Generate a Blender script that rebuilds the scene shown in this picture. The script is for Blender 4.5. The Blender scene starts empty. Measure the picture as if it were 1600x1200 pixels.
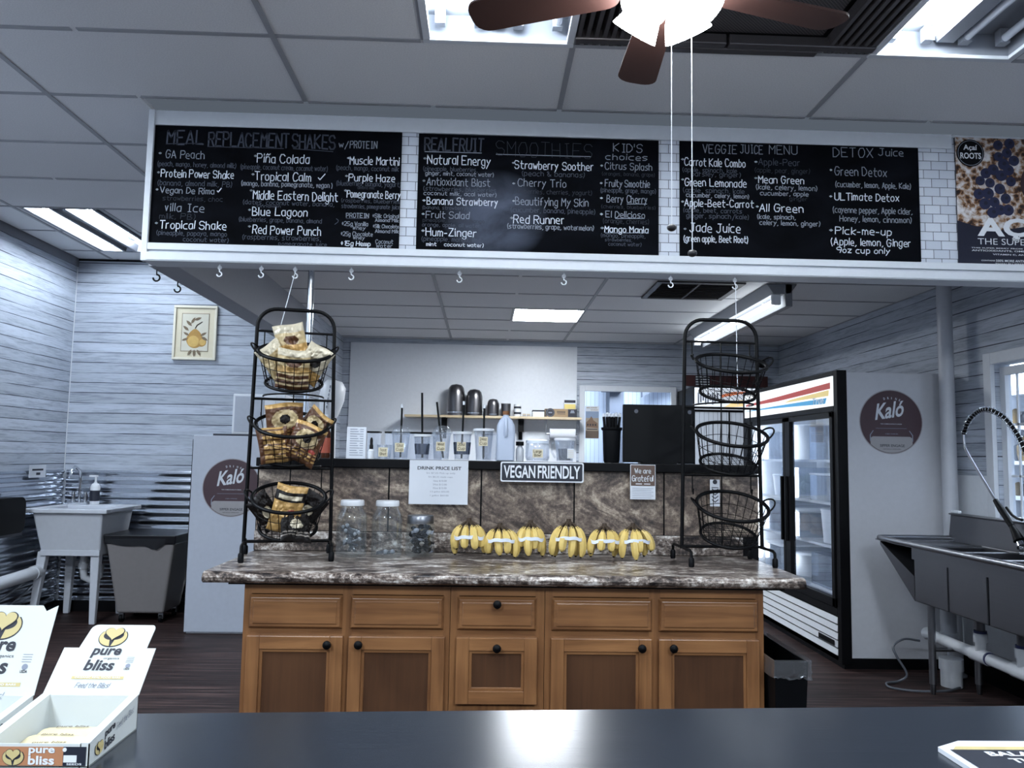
import bpy, bmesh, math, random
from mathutils import Matrix, Vector
random.seed(7)
SC = bpy.context.scene
COL = SC.collection
PI = math.pi

# ------------------------------------------------------------------ camera, world, exposure
def make_camera():
    p, y, r = .0901, .0331, .0170
    cp, sp, cy, sy, cr, sr = math.cos(p), math.sin(p), math.cos(y), math.sin(y), math.cos(r), math.sin(r)
    fw = Vector((sy*cp, cy*cp, sp)); rt = Vector((cy, -sy, 0)); up = rt.cross(fw)
    rt2 = rt*cr + up*sr; up2 = -rt*sr + up*cr
    m = Matrix((rt2, up2, -fw)).transposed().to_4x4()
    m.translation = (0, 0, 1.37)
    cam = bpy.data.cameras.new('camera')
    cam.sensor_width = 36; cam.lens = 36*1250/1600; cam.clip_start = .02
    o = bpy.data.objects.new('camera', cam); COL.objects.link(o); o.matrix_world = m
    SC.camera = o
make_camera()
w = bpy.data.worlds.new('world'); SC.world = w; w.use_nodes = True
w.node_tree.nodes['Background'].inputs[0].default_value = (.5, .6, .75, 1)
w.node_tree.nodes['Background'].inputs[1].default_value = .05
SC.view_settings.view_transform = 'Standard'; SC.view_settings.look = 'None'
SC.view_settings.exposure = 1.9; SC.view_settings.gamma = 1; SC.view_settings.use_curve_mapping = False
COOL = (.80, .90, 1.0)
TUBE = 19.0          # brightness of the fluorescent tubes that are lit
def area(name, loc, rot, sx, sy, power, color=COOL):
    l = bpy.data.lights.new(name, 'AREA'); l.shape = 'RECTANGLE'; l.size = sx; l.size_y = sy
    l.energy = power; l.color = color
    o = bpy.data.objects.new(name, l); COL.objects.link(o); o.location = loc; o.rotation_euler = rot
    return o
# ceiling troffers of the shop behind the viewpoint, an added fill over the left aisle, one of the kitchen, rooms beyond the windows
area('shop_light_behind', (-1.6, -.9, 3.03), (0, 0, 0), .6, 1.2, 46)
area('shop_light_behind', (1.7, -.9, 3.03), (0, 0, 0), .6, 1.2, 46)
area('left_fill_light', (-2.9, 2.5, 3.03), (0, 0, 0), .6, 1.2, 42)  # unseen lamp added to brighten the left wall, sink and low cooler
area('store_room_light', (1.7, 9.5, 2.6), (0, 0, 0), 1.2, .6, 22)
area('next_shop_light', (4.0, 5.6, 2.7), (0, 0, 0), .5, 1.6, 45)

# ------------------------------------------------------------------ mesh builder
def root_loc(o):
    while o.parent: o = o.parent
    return Vector(o.location)
class MB:
    def __init__(s): s.v = []; s.f = []; s.m = []
    def add(s, vs, fs, mi=0, M=None):
        b = len(s.v)
        s.v += [tuple(M @ Vector(v)) if M else tuple(v) for v in vs]
        s.f += [tuple(i+b for i in f) for f in fs]; s.m += [mi]*len(fs)
        return s
    def box(s, x0, x1, y0, y1, z0, z1, mi=0, M=None):
        vs = [(x, y, z) for z in (z0, z1) for y in (y0, y1) for x in (x0, x1)]
        return s.add(vs, [(0,2,3,1),(4,5,7,6),(0,1,5,4),(2,6,7,3),(0,4,6,2),(1,3,7,5)], mi, M)
    def taper(s, b, t, z0, z1, mi=0, M=None):     # b, t = (x0,x1,y0,y1) at bottom and top
        vs = [(x, y, z) for (q, z) in ((b, z0), (t, z1)) for y in q[2:] for x in q[:2]]
        return s.add(vs, [(0,2,3,1),(4,5,7,6),(0,1,5,4),(2,6,7,3),(0,4,6,2),(1,3,7,5)], mi, M)
    def tube(s, pts, r, n=8, closed=False, mi=0, M=None, caps=True):
        pts = [Vector(p) for p in pts]; k = len(pts)
        rr = r if isinstance(r, (list, tuple)) else [r]*k
        vs = []; nrm = None
        for i, p in enumerate(pts):
            if closed: t = pts[(i+1) % k] - pts[i-1]
            else: t = pts[min(i+1, k-1)] - pts[max(i-1, 0)]
            t.normalize()
            if nrm is None:
                a = Vector((0, 0, 1)) if abs(t.z) < .9 else Vector((1, 0, 0))
                nrm = t.cross(a).normalized()
            else:
                nrm = (nrm - t*nrm.dot(t)).normalized()
            bn = t.cross(nrm)
            for j in range(n):
                a = 2*PI*j/n
                vs.append(p + (nrm*math.cos(a) + bn*math.sin(a))*rr[i])
        fs = []
        for i in range(k if closed else k-1):
            for j in range(n):
                a, b = i*n, ((i+1) % k)*n
                fs.append((a+j, a+(j+1) % n, b+(j+1) % n, b+j))
        if caps and not closed:
            fs.append(tuple(range(n-1, -1, -1))); fs.append(tuple((k-1)*n+j for j in range(n)))
        return s.add(vs, fs, mi, M)
    def cyl(s, a, b, r, r2=None, n=16, mi=0, M=None):
        return s.tube([a, b], [r, r if r2 is None else r2], n, False, mi, M)
    def lathe(s, prof, c=(0,0,0), n=24, mi=0, M=None, close=False):
        vs = []; fs = []
        for r, z in prof:
            for j in range(n):
                a = 2*PI*j/n; vs.append((c[0]+r*math.cos(a), c[1]+r*math.sin(a), c[2]+z))
        for i in range(len(prof)-1):
            for j in range(n):
                fs.append((i*n+j, i*n+(j+1) % n, (i+1)*n+(j+1) % n, (i+1)*n+j))
        if close:
            fs.append(tuple(range(n-1, -1, -1))); fs.append(tuple((len(prof)-1)*n+j for j in range(n)))
        return s.add(vs, fs, mi, M)
    def sphere(s, c, r, n=12, mi=0, sz=1.0, M=None):
        prof = [(max(r*math.sin(PI*i/(n//2+2)), 1e-5), -r*sz*math.cos(PI*i/(n//2+2))) for i in range(n//2+3)]
        return s.lathe(prof, c, n, mi, M)
    def prism(s, poly, O, U, V, d, mi=0, side=None, M=None):   # flat outline in the (U,V) plane at O, thickness d along U x V
        O, U, V = Vector(O), Vector(U), Vector(V); N = U.cross(V).normalized()
        k = len(poly)
        vs = [O+U*a+V*b for a, b in poly] + [O+U*a+V*b-N*d for a, b in poly]
        s.add(vs[:k]+vs[k:], [tuple(range(k)), tuple(range(2*k-1, k-1, -1))], mi, M)
        s.add(vs, [(i, i+k, (i+1) % k + k, (i+1) % k) for i in range(k)], mi if side is None else side, M)
        return s
    def torus(s, c, R, r, n=32, k=8, sy=1.0, mi=0, M=None):
        return s.tube([(c[0]+R*math.cos(2*PI*i/n), c[1]+R*sy*math.sin(2*PI*i/n), c[2]) for i in range(n)], r, k, True, mi, M)
    def build(s, name, mats, parent=None, smooth=None, bevel=0, world=True, seg=2, loc=None):
        me = bpy.data.meshes.new(name)
        vs = s.v
        if parent is not None and world:
            L = root_loc(parent); vs = [(a-L.x, b-L.y, c-L.z) for a, b, c in vs]
        elif parent is None and loc is not None:
            vs = [(a-loc[0], b-loc[1], c-loc[2]) for a, b, c in vs]
        me.from_pydata(vs, [], s.f)
        if not isinstance(mats, (list, tuple)): mats = [mats]
        for m in mats: me.materials.append(m)
        me.polygons.foreach_set('material_index', s.m)
        bm = bmesh.new(); bm.from_mesh(me); bmesh.ops.recalc_face_normals(bm, faces=bm.faces); bm.to_mesh(me); bm.free()
        if smooth:
            me.polygons.foreach_set('use_smooth', [True]*len(me.polygons))
            me.set_sharp_from_angle(angle=math.radians(smooth))
        me.update()
        o = bpy.data.objects.new(name, me); COL.objects.link(o)
        if parent is not None: o.parent = parent
        elif loc is not None: o.location = loc
        if bevel:
            b = o.modifiers.new('b', 'BEVEL'); b.width = bevel; b.segments = seg; b.limit_method = 'ANGLE'; b.angle_limit = math.radians(40)
        return o
def tag(o, label, cat, group=None, kind=None):
    o['label'] = label; o['category'] = cat
    if group: o['group'] = group
    if kind: o['kind'] = kind
    return o
def thing(name, label, cat, loc=(0,0,0), rz=0, group=None, rot=None):
    o = bpy.data.objects.new(name, None); COL.objects.link(o); o.empty_display_size = .05
    o.location = loc; o.rotation_euler = rot if rot else (0, 0, rz)
    return tag(o, label, cat, group)
def copy_tree(o, parent=None):
    c = o.copy(); COL.objects.link(c)
    if parent: c.parent = parent
    for ch in list(o.children): copy_tree(ch, c)
    return c
def struct(o): o['kind'] = 'structure'; return o

# ------------------------------------------------------------------ materials
def lin(c):
    return tuple(((x/255)/12.92 if x/255 <= .04045 else ((x/255+.055)/1.055)**2.4) for x in c) + (1,)
def nm(name):
    m = bpy.data.materials.new(name); m.use_nodes = True
    nt = m.node_tree; b = nt.nodes['Principled BSDF']
    return m, nt, b
def N(nt, t, **kw):
    n = nt.nodes.new(t)
    for k, v in kw.items():
        if k.startswith('i_'):
            key = k[2:]; n.inputs[int(key) if key.isdigit() else key].default_value = v
        else: setattr(n, k, v)
    return n
def mathn(nt, op, a, b=None, c=None):
    n = nt.nodes.new('ShaderNodeMath'); n.operation = op
    for i, x in enumerate((a, b, c)):
        if x is None: continue
        if isinstance(x, (int, float)): n.inputs[i].default_value = x
        else: nt.links.new(x, n.inputs[i])
    return n.outputs[0]
def ramp(nt, fac, stops):
    n = nt.nodes.new('ShaderNodeValToRGB'); e = n.color_ramp.elements
    while len(e) < len(stops): e.new(.5)
    for k, (p, c) in enumerate(stops): e[k].position = p; e[k].color = c if len(c) == 4 else tuple(c)+(1,)
    nt.links.new(fac, n.inputs[0]); return n.outputs[0]
def mixc(nt, fac, a, b, mode='MIX'):
    n = nt.nodes.new('ShaderNodeMix'); n.data_type = 'RGBA'; n.blend_type = mode
    for sock, x in ((n.inputs[0], fac), (n.inputs[6], a), (n.inputs[7], b)):
        if isinstance(x, (int, float)): sock.default_value = x
        elif isinstance(x, tuple): sock.default_value = x
        else: nt.links.new(x, sock)
    return n.outputs[2]
def objxyz(nt, coord='Object'):
    tc = N(nt, 'ShaderNodeTexCoord'); sp = N(nt, 'ShaderNodeSeparateXYZ'); nt.links.new(tc.outputs[coord], sp.inputs[0])
    return tc.outputs[coord], sp.outputs[0], sp.outputs[1], sp.outputs[2]
def comb(nt, x, y, z):
    n = N(nt, 'ShaderNodeCombineXYZ')
    for i, v in enumerate((x, y, z)):
        if isinstance(v, (int, float)): n.inputs[i].default_value = v
        else: nt.links.new(v, n.inputs[i])
    return n.outputs[0]
def noise(nt, vec, scale, detail=4, rough=.55, dist=0):
    n = N(nt, 'ShaderNodeTexNoise'); n.inputs['Scale'].default_value = scale; n.inputs['Detail'].default_value = detail
    n.inputs['Roughness'].default_value = rough; n.inputs['Distortion'].default_value = dist
    nt.links.new(vec, n.inputs['Vector']); return n.outputs[0]
def bump(nt, b, h, strength=.3, dist=.01):
    n = N(nt, 'ShaderNodeBump'); n.inputs['Strength'].default_value = strength; n.inputs['Distance'].default_value = dist
    nt.links.new(h, n.inputs['Height']); nt.links.new(n.outputs[0], b.inputs['Normal'])
def mat(name, rgb, rough=.5, metal=0, emit=0, emit_rgb=None, var=.06, spec=.5, coat=0, alpha=None):
    m, nt, b = nm(name)
    c = lin(rgb)
    vec, x, y, z = objxyz(nt)
    f = noise(nt, vec, 30, 3)
    col = mixc(nt, f, tuple(v*(1-var) for v in c[:3])+(1,), tuple(min(1, v*(1+var)) for v in c[:3])+(1,))
    nt.links.new(col, b.inputs['Base Color'])
    b.inputs['Roughness'].default_value = rough; b.inputs['Metallic'].default_value = metal
    b.inputs['Specular IOR Level'].default_value = spec; b.inputs['Coat Weight'].default_value = coat
    if emit:
        b.inputs['Emission Color'].default_value = lin(emit_rgb) if emit_rgb else c
        b.inputs['Emission Strength'].default_value = emit
    return m
def emitter(name, color, strength):
    m, nt, b = nm(name)
    b.inputs['Base Color'].default_value = tuple(.45*v for v in color)+(1,)
    b.inputs['Emission Color'].default_value = tuple(color)+(1,); b.inputs['Emission Strength'].default_value = strength
    return m
def glassy(name, tint=(1, 1, 1), refl=.08, rough=.02, dens=0.0, body=(.8, .85, .9), edge=.45):
    # thin clear wall: mostly see-through, some mirror at grazing angles, a little body colour
    m = bpy.data.materials.new(name); m.use_nodes = True; nt = m.node_tree; nt.nodes.clear()
    out = N(nt, 'ShaderNodeOutputMaterial'); tr = N(nt, 'ShaderNodeBsdfTransparent'); tr.inputs[0].default_value = tuple(tint)+(1,)
    gl = N(nt, 'ShaderNodeBsdfGlossy'); gl.inputs['Roughness'].default_value = rough; gl.inputs[0].default_value = (.9, .95, 1, 1)
    df = N(nt, 'ShaderNodeBsdfDiffuse'); df.inputs[0].default_value = tuple(body)+(1,)
    lw = N(nt, 'ShaderNodeLayerWeight'); lw.inputs[0].default_value = .35
    f = mathn(nt, 'MULTIPLY_ADD', lw.outputs['Facing'], edge, refl)
    m1 = N(nt, 'ShaderNodeMixShader'); m1.inputs[0].default_value = dens
    nt.links.new(tr.outputs[0], m1.inputs[1]); nt.links.new(df.outputs[0], m1.inputs[2])
    m2 = N(nt, 'ShaderNodeMixShader'); nt.links.new(f, m2.inputs[0]); nt.links.new(m1.outputs[0], m2.inputs[1]); nt.links.new(gl.outputs[0], m2.inputs[2])
    nt.links.new(m2.outputs[0], out.inputs[0])
    return m
def plank_wall(name, axis, base=(176, 184, 196), dark=(134, 140, 154)):
    m, nt, b = nm(name); vec, x, y, z = objxyz(nt)
    u = x if axis == 'X' else y
    q = mathn(nt, 'DIVIDE', z, .0885); row = mathn(nt, 'FLOOR', q); fr = mathn(nt, 'FRACT', q)
    wn = N(nt, 'ShaderNodeTexWhiteNoise', noise_dimensions='1D'); nt.links.new(row, wn.inputs['W']); rnd = wn.outputs[0]
    ush = mathn(nt, 'MULTIPLY_ADD', rnd, 9.0, u)
    n1 = noise(nt, comb(nt, mathn(nt, 'MULTIPLY', ush, 2.2), row, mathn(nt, 'MULTIPLY', z, 26)), 1.0, 6, .62, .6)
    n2 = noise(nt, comb(nt, mathn(nt, 'MULTIPLY', ush, 9), row, mathn(nt, 'MULTIPLY', z, 110)), 1.0, 4, .6)
    f = mathn(nt, 'MULTIPLY_ADD', n2, .5, mathn(nt, 'MULTIPLY', n1, .75))
    col = ramp(nt, f, [(.38, lin(dark)), (.52, lin(tuple(int(.5*a+.5*c) for a, c in zip(base, dark)))), (.64, lin(base)), (.85, lin(tuple(min(255, int(a*1.06)) for a in base)))])
    tone = mathn(nt, 'MULTIPLY_ADD', rnd, .22, .84)
    col = mixc(nt, 1.0, col, comb(nt, tone, tone, tone), 'MULTIPLY')
    ln = noise(nt, comb(nt, mathn(nt, 'MULTIPLY', ush, 1.3), row, 0), 1.0, 2)
    wd = mathn(nt, 'MULTIPLY', mathn(nt, 'SUBTRACT', ln, .36), .40)
    mask = mathn(nt, 'LESS_THAN', fr, mathn(nt, 'MINIMUM', wd, .085))
    col = mixc(nt, mask, col, lin((58, 62, 74)))
    nt.links.new(col, b.inputs['Base Color']); b.inputs['Roughness'].default_value = .55
    h = mathn(nt, 'SUBTRACT', mathn(nt, 'MULTIPLY', f, .3), mask)
    bump(nt, b, h, .35, .004)
    return m
def tile_mat(name, axis='X'):       # white running-bond subway tile paper with thin dark joints
    m, nt, b = nm(name); vec, x, y, z = objxyz(nt)
    br = N(nt, 'ShaderNodeTexBrick'); nt.links.new(comb(nt, x if axis == 'X' else y, z, 0), br.inputs['Vector'])
    br.inputs['Color1'].default_value = lin((206, 211, 220)); br.inputs['Color2'].default_value = lin((188, 194, 206)); br.inputs['Mortar'].default_value = lin((48, 50, 58))
    br.inputs['Scale'].default_value = 1; br.inputs['Mortar Size'].default_value = .0016; br.inputs['Mortar Smooth'].default_value = .1
    br.inputs['Brick Width'].default_value = .082; br.inputs['Row Height'].default_value = .0462
    n = noise(nt, vec, 120, 3)
    nt.links.new(mixc(nt, mathn(nt, 'MULTIPLY', n, .25), br.outputs[0], lin((150, 156, 168))), b.inputs['Base Color'])
    b.inputs['Roughness'].default_value = .5; return m
def floor_mat():
    m, nt, b = nm('dark_plank_floor'); vec, x, y, z = objxyz(nt)
    q = mathn(nt, 'DIVIDE', y, .15); row = mathn(nt, 'FLOOR', q); fr = mathn(nt, 'FRACT', q)
    wn = N(nt, 'ShaderNodeTexWhiteNoise', noise_dimensions='1D'); nt.links.new(row, wn.inputs['W'])
    ush = mathn(nt, 'MULTIPLY_ADD', wn.outputs[0], 6.0, x)
    n1 = noise(nt, comb(nt, mathn(nt, 'MULTIPLY', ush, 1.6), mathn(nt, 'MULTIPLY', y, 42), row), 1, 6, .65, .4)
    col = ramp(nt, n1, [(.34, lin((22, 14, 14))), (.52, lin((50, 36, 35))), (.70, lin((98, 78, 73)))])
    seam = mathn(nt, 'LESS_THAN', fr, .03)
    t = mathn(nt, 'MULTIPLY_ADD', wn.outputs[0], .4, .75)
    col = mixc(nt, 1.0, col, comb(nt, t, t, t), 'MULTIPLY')
    nt.links.new(mixc(nt, seam, col, lin((22, 17, 18))), b.inputs['Base Color'])
    b.inputs['Roughness'].default_value = .55; b.inputs['Specular IOR Level'].default_value = .2; bump(nt, b, n1, .15, .003); return m
def granite_mat(name, big=False):
    m, nt, b = nm(name); vec, x, y, z = objxyz(nt)
    if big:      # brown slate-look laminate with pale swirls
        n1 = noise(nt, comb(nt, mathn(nt, 'ADD', x, z), y, mathn(nt, 'MULTIPLY', z, 1.6)), 2.6, 8, .66, 3.2); n2 = noise(nt, vec, 70, 5, .7)
        f = mathn(nt, 'MULTIPLY_ADD', n2, .38, mathn(nt, 'MULTIPLY', n1, .78))
        col = ramp(nt, f, [(.44, lin((40, 34, 33))), (.54, lin((82, 70, 63))), (.62, lin((122, 108, 96))), (.74, lin((186, 172, 154)))])
        b.inputs['Roughness'].default_value = .42
    else:
        st = comb(nt, mathn(nt, 'MULTIPLY', x, .45), y, z)
        n1 = noise(nt, st, 13, 8, .72, 1.2); n2 = noise(nt, vec, 62, 6, .78)
        f = mathn(nt, 'MULTIPLY_ADD', n2, .50, mathn(nt, 'MULTIPLY', n1, .80))
        col = ramp(nt, f, [(.52, lin((16, 14, 16))), (.60, lin((64, 55, 51))), (.66, lin((116, 104, 96))), (.72, lin((176, 168, 161))), (.80, lin((228, 225, 222)))])
        b.inputs['Roughness'].default_value = .28
    nt.links.new(col, b.inputs['Base Color']); return m
def wood_mat(name, axis, base=(154, 109, 70), dark=(100, 65, 41)):
    m, nt, b = nm(name); vec, x, y, z = objxyz(nt)
    k = {'X': (1.5, 20, 26), 'Z': (26, 20, 1.5), 'Y': (26, 1.5, 20)}[axis]
    v = comb(nt, mathn(nt, 'MULTIPLY', x, k[0]), mathn(nt, 'MULTIPLY', y, k[1]), mathn(nt, 'MULTIPLY', z, k[2]))
    n1 = noise(nt, v, 1.2, 6, .6, .8); n2 = noise(nt, vec, 3.2, 2)
    f = mathn(nt, 'MULTIPLY_ADD', n2, .5, mathn(nt, 'MULTIPLY', n1, .6))
    nt.links.new(ramp(nt, f, [(.35, lin(dark)), (.72, lin(base))]), b.inputs['Base Color'])
    b.inputs['Roughness'].default_value = .32; b.inputs['Coat Weight'].default_value = .25; b.inputs['Coat Roughness'].default_value = .25
    bump(nt, b, n1, .06, .002); return m
def ceil_mat():
    m, nt, b = nm('ceiling_tile'); vec, x, y, z = objxyz(nt)
    n = noise(nt, vec, 160, 4, .7)
    nt.links.new(ramp(nt, n, [(.3, lin((206, 206, 208))), (.7, lin((226, 226, 227)))]), b.inputs['Base Color'])
    b.inputs['Roughness'].default_value = .8; bump(nt, b, n, .25, .003); return m
def brushed(name, rgb, rough=.34, axis='X', metal=1.0, lo=.85):
    m, nt, b = nm(name); vec, x, y, z = objxyz(nt)
    k = {'X': (2, 160, 160), 'Y': (160, 2, 160), 'Z': (160, 160, 2)}[axis]
    n = noise(nt, comb(nt, mathn(nt, 'MULTIPLY', x, k[0]), mathn(nt, 'MULTIPLY', y, k[1]), mathn(nt, 'MULTIPLY', z, k[2])), 1, 4)
    c = lin(rgb)
    nt.links.new(mixc(nt, n, tuple(v*lo for v in c[:3])+(1,), c), b.inputs['Base Color'])
    b.inputs['Metallic'].default_value = metal
    nt.links.new(mathn(nt, 'MULTIPLY_ADD', n, .12, rough-.06), b.inputs['Roughness']); return m
def grille_mat():
    m, nt, b = nm('perforated_grille'); vec, x, y, z = objxyz(nt)
    a = mathn(nt, 'SINE', mathn(nt, 'MULTIPLY', x, 420)); c = mathn(nt, 'SINE', mathn(nt, 'MULTIPLY', y, 420))
    f = mathn(nt, 'GREATER_THAN', mathn(nt, 'MULTIPLY', a, c), .1)
    nt.links.new(mixc(nt, f, lin((78, 74, 76)), lin((12, 11, 13))), b.inputs['Base Color'])
    b.inputs['Roughness'].default_value = .6; return m
def board_mat(name, smear=None):
    m, nt, b = nm(name); vec, x, y, z = objxyz(nt)
    n1 = noise(nt, comb(nt, mathn(nt, 'MULTIPLY', x, 1.0), 0, mathn(nt, 'MULTIPLY', z, 1.6)), 4, 5, .6, .7)
    col = ramp(nt, n1, [(.35, lin((5, 6, 9))), (.8, lin((15, 17, 23)))])
    if smear:        # wiped chalk dust
        cx, cz, rx, rz_ = smear
        dx = mathn(nt, 'DIVIDE', mathn(nt, 'SUBTRACT', x, cx), rx); dz = mathn(nt, 'DIVIDE', mathn(nt, 'SUBTRACT', z, cz), rz_)
        d = mathn(nt, 'ADD', mathn(nt, 'MULTIPLY', dx, dx), mathn(nt, 'MULTIPLY', dz, dz))
        k = mathn(nt, 'MAXIMUM', mathn(nt, 'SUBTRACT', 1.0, d), 0)
        k = mathn(nt, 'MULTIPLY', mathn(nt, 'MULTIPLY', k, n1), .75)
        col = mixc(nt, k, col, lin((120, 128, 148)))
    nt.links.new(col, b.inputs['Base Color']); b.inputs['Roughness'].default_value = .8; b.inputs['Specular IOR Level'].default_value = .04; return m

M = {}
M['tile_ceiling'] = ceil_mat(); M['tbar'] = mat('ceiling_grid', (150, 151, 156), .5)
M['plank_x'] = plank_wall('whitewashed_plank_x', 'X'); M['plank_y'] = plank_wall('whitewashed_plank_y', 'Y')
M['floor'] = floor_mat(); M['subway'] = tile_mat('subway_tile_paper')
M['white_trim'] = mat('white_painted_wood', (202, 206, 212), .45); M['wall_plain'] = mat('plain_white_wall', (190, 192, 196), .6)
M['granite'] = granite_mat('granite_laminate'); M['slate'] = granite_mat('slate_laminate', True)
M['wood_z'] = wood_mat('stained_maple_upright', 'Z'); M['wood_x'] = wood_mat('stained_maple_level', 'X')
M['wood_panel'] = wood_mat('stained_maple_dark_panel', 'Z', (92, 63, 43), (66, 44, 31))  # darker maple tone for the sunk door panels
M['shelf_wood'] = wood_mat('pale_shelf_wood', 'X', (206, 190, 160), (180, 160, 128))
M['black'] = mat('black_paint', (5, 5, 8), .5, spec=.15); M['black_metal'] = mat('black_powder_coat', (4, 4, 6), .5, spec=.15)
M['black_plastic'] = mat('black_plastic', (6, 7, 10), .5, spec=.15); M['navy'] = mat('navy_black', (24, 28, 42), .5)
M['white'] = mat('white_plastic', (214, 217, 222), .4); M['offwhite'] = mat('white_enamel', (214, 218, 224), .38)
M['paper'] = mat('white_paper', (204, 208, 215), .7, var=.02); M['ink'] = mat('ink', (40, 42, 52), .7); M['ink_dim'] = mat('faint_ink', (128, 134, 148), .7)
M['steel'] = brushed('brushed_steel', (150, 152, 158), .34, 'Y'); M['dark_steel'] = brushed('dull_steel', (112, 113, 118), .38, 'Y')
M['chrome'] = mat('chrome', (210, 214, 220), .12, 1.0); M['corrugated'] = mat('corrugated_steel', (176, 182, 192), .2, 1.0, var=.12)
M['slate_top'] = brushed('dark_slate_counter', (44, 50, 60), .24, 'X', .3, .75)
M['glass'] = glassy('clear_glass'); M['jar_glass'] = glassy('jar_glass', (.95, .96, .96), .02, .03, .01, edge=.22); M['cup_clear'] = glassy('clear_plastic', (.97, .98, 1), .05, .06, .07, (.75, .8, .86), edge=.32)
M['pane'] = glassy('window_pane', (.95, .97, 1), .02, .01, edge=.2)
M['film'] = glassy('thin_bag_film', (.9, .91, .93), .12, .2, .10, (.6, .62, .66))
M['strip_on'] = emitter('lit_strip_tube', (.86, .94, 1.0), 2.4); M['aisle_on'] = emitter('lit_aisle_tube', (.80, .90, 1.0), 24.0)
M['tube_on'] = emitter('lit_fluorescent_tube', (.86, .94, 1.0), TUBE); M['tube_off'] = mat('unlit_tube', (206, 212, 222), .25)
M['maroon'] = mat('maroon_decal', (62, 38, 46), .45); M['grille'] = grille_mat()
M['grey_plastic'] = mat('grey_plastic', (128, 124, 124), .5); M['sink_plastic'] = mat('white_utility_plastic', (196, 200, 208), .42)
M['pvc'] = mat('white_pvc', (206, 210, 216), .4); M['blue_pvc'] = mat('blue_primer', (40, 48, 92), .5)
M['chalk_W'] = mat('chalk_bright', (214, 220, 230), .9); M['chalk_M'] = mat('chalk_medium', (140, 146, 158), .9); M['chalk_D'] = mat('chalk_faint', (74, 79, 92), .9)
M['chalk_H'] = mat('chalk_heading', (62, 66, 78), .9); M['chalk_F'] = mat('chalk_wiped', (46, 50, 60), .9)

# ------------------------------------------------------------------ lettering
G = {'A':'02 28 42;14 34','B':'02 08 28 37 36 25 05;25 44 43 32 02','C':'47 38 18 06 04 12 32 43','D':'02 08 28 46 44 22 02','E':'48 08 02 42;05 35','F':'48 08 02;05 35',
'G':'47 38 18 06 04 12 32 44 45 25','H':'02 08;42 48;05 45','I':'18 38;28 22;12 32','J':'18 48;38 33 22 12 03','K':'02 08;48 05 42','L':'08 02 42','M':'02 08 25 48 42','N':'02 08 42 48',
'O':'18 06 04 12 32 44 46 38 18','P':'02 08 38 47 46 35 05','R':'02 08 38 47 46 35 05;25 42','S':'47 38 18 07 06 15 35 44 43 32 12 03','T':'08 48;28 22','U':'08 03 12 32 43 48','V':'08 22 48',
'W':'08 12 26 32 48','Y':'08 25 48;25 22','Z':'08 48 02 42','X':'08 42;48 02','a':'36 16 05 03 12 22 33;36 32','b':'08 02 22 33 35 26 06','c':'36 16 05 03 12 32','d':'38 32 12 03 05 16 36',
'e':'04 34 35 26 16 05 03 12 32','f':'38 28 17 12;05 25','g':'36 16 05 03 12 32;36 31 20 10 01','h':'08 02;05 16 26 35 32','i':'06 02;08 07','j':'26 21 10 00;28 27','k':'08 02;36 04 32','l':'08 02',
'm':'06 02;05 16 25 22;25 36 45 42','n':'06 02;05 16 26 35 32','o':'16 05 03 12 22 33 35 26 16','p':'06 00;06 26 35 33 22 02','q':'36 30;36 16 05 03 12 32','r':'06 02;05 16 26','s':'36 16 05 14 24 33 22 02',
't':'18 13 22 32;06 36','u':'06 03 12 22 33;36 32','v':'06 12 26','w':'06 12 25 32 46','x':'06 32;36 02','y':'06 14;36 00','z':'06 36 02 32','0':'18 06 04 12 32 44 46 38 18','1':'17 28 22','2':'07 18 38 47 45 02 42',
'3':'08 48 25 44 43 32 12 03','4':'38 04 44;38 32','5':'48 08 05 35 44 43 32 02','6':'48 16 04 03 12 32 43 44 35 05','7':'08 48 12','8':'18 07 06 15 35 44 43 32 12 03 04 15;35 46 47 38 18','9':'45 15 06 07 18 38 47 45 32',
'(':'28 16 14 21','~':'04 12 48',')':'08 16 14 01','-':'04 24',',':'12 01','.':'02 03','/':'00 38',"'":'08 06','&':'42 07 18 26 04 12 22 44','$':'47 18 06 15 35 44 32 03;29 21','^':'06 02;05 16 26 35 32;07 18 27 38','!':'08 04;02 03',':':'02 03;05 06','%':'48 02;08 07;42 43'}
def strokes(text):
    out = []; x = 0
    for ch in text:
        if ch == ' ': x += 2.6; continue
        if ch == '*': out.append([(x, 3), (x+1, 5), (x+2, 3), (x+1, 1), (x, 3), (x+2, 3)]); x += 3.4; continue
        g = G.get(ch)
        if not g: x += 2; continue
        w = 0; jx, jy, sh = random.uniform(-.15, .15), random.uniform(-.25, .25), random.uniform(-.04, .08)
        for st in g.split(';'):
            pl = []
            for pt in st.split():
                a, c = int(pt[0]), int(pt[1])-2; w = max(w, a)
                pl.append((x+a+jx+sh*c+random.uniform(-.12, .12), c+jy+random.uniform(-.12, .12)))
            out.append(pl)
        x += w+1.5
    return out, max(x-1.5, .1)
def hand(mb, text, O, U, V, width, cap, thick, mi=0, lift=0.0):      # hand-drawn lettering as flat chalk strokes
    O, U, V = Vector(O), Vector(U), Vector(V)
    sts, w = strokes(text); sx = width/w; sy = cap/6
    Nn = U.cross(V)
    for pl in sts:
        pts = [(a*sx, c*sy) for a, c in pl]
        for (a0, b0), (a1, b1) in zip(pts, pts[1:]):
            dx, dy = a1-a0, b1-b0; L = math.hypot(dx, dy)
            if L < 1e-5: continue
            ex, ey = dx/L*thick*.3, dy/L*thick*.3; px, py = -dy/L*thick/2, dx/L*thick/2
            q = [(a0-ex+px, b0-ey+py), (a0-ex-px, b0-ey-py), (a1+ex-px, b1+ey-py), (a1+ex+px, b1+ey+py)]
            mb.add([O+U*i+V*j+Nn*lift for i, j in q], [(0, 1, 2, 3)], mi)
_tc = {}
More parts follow.
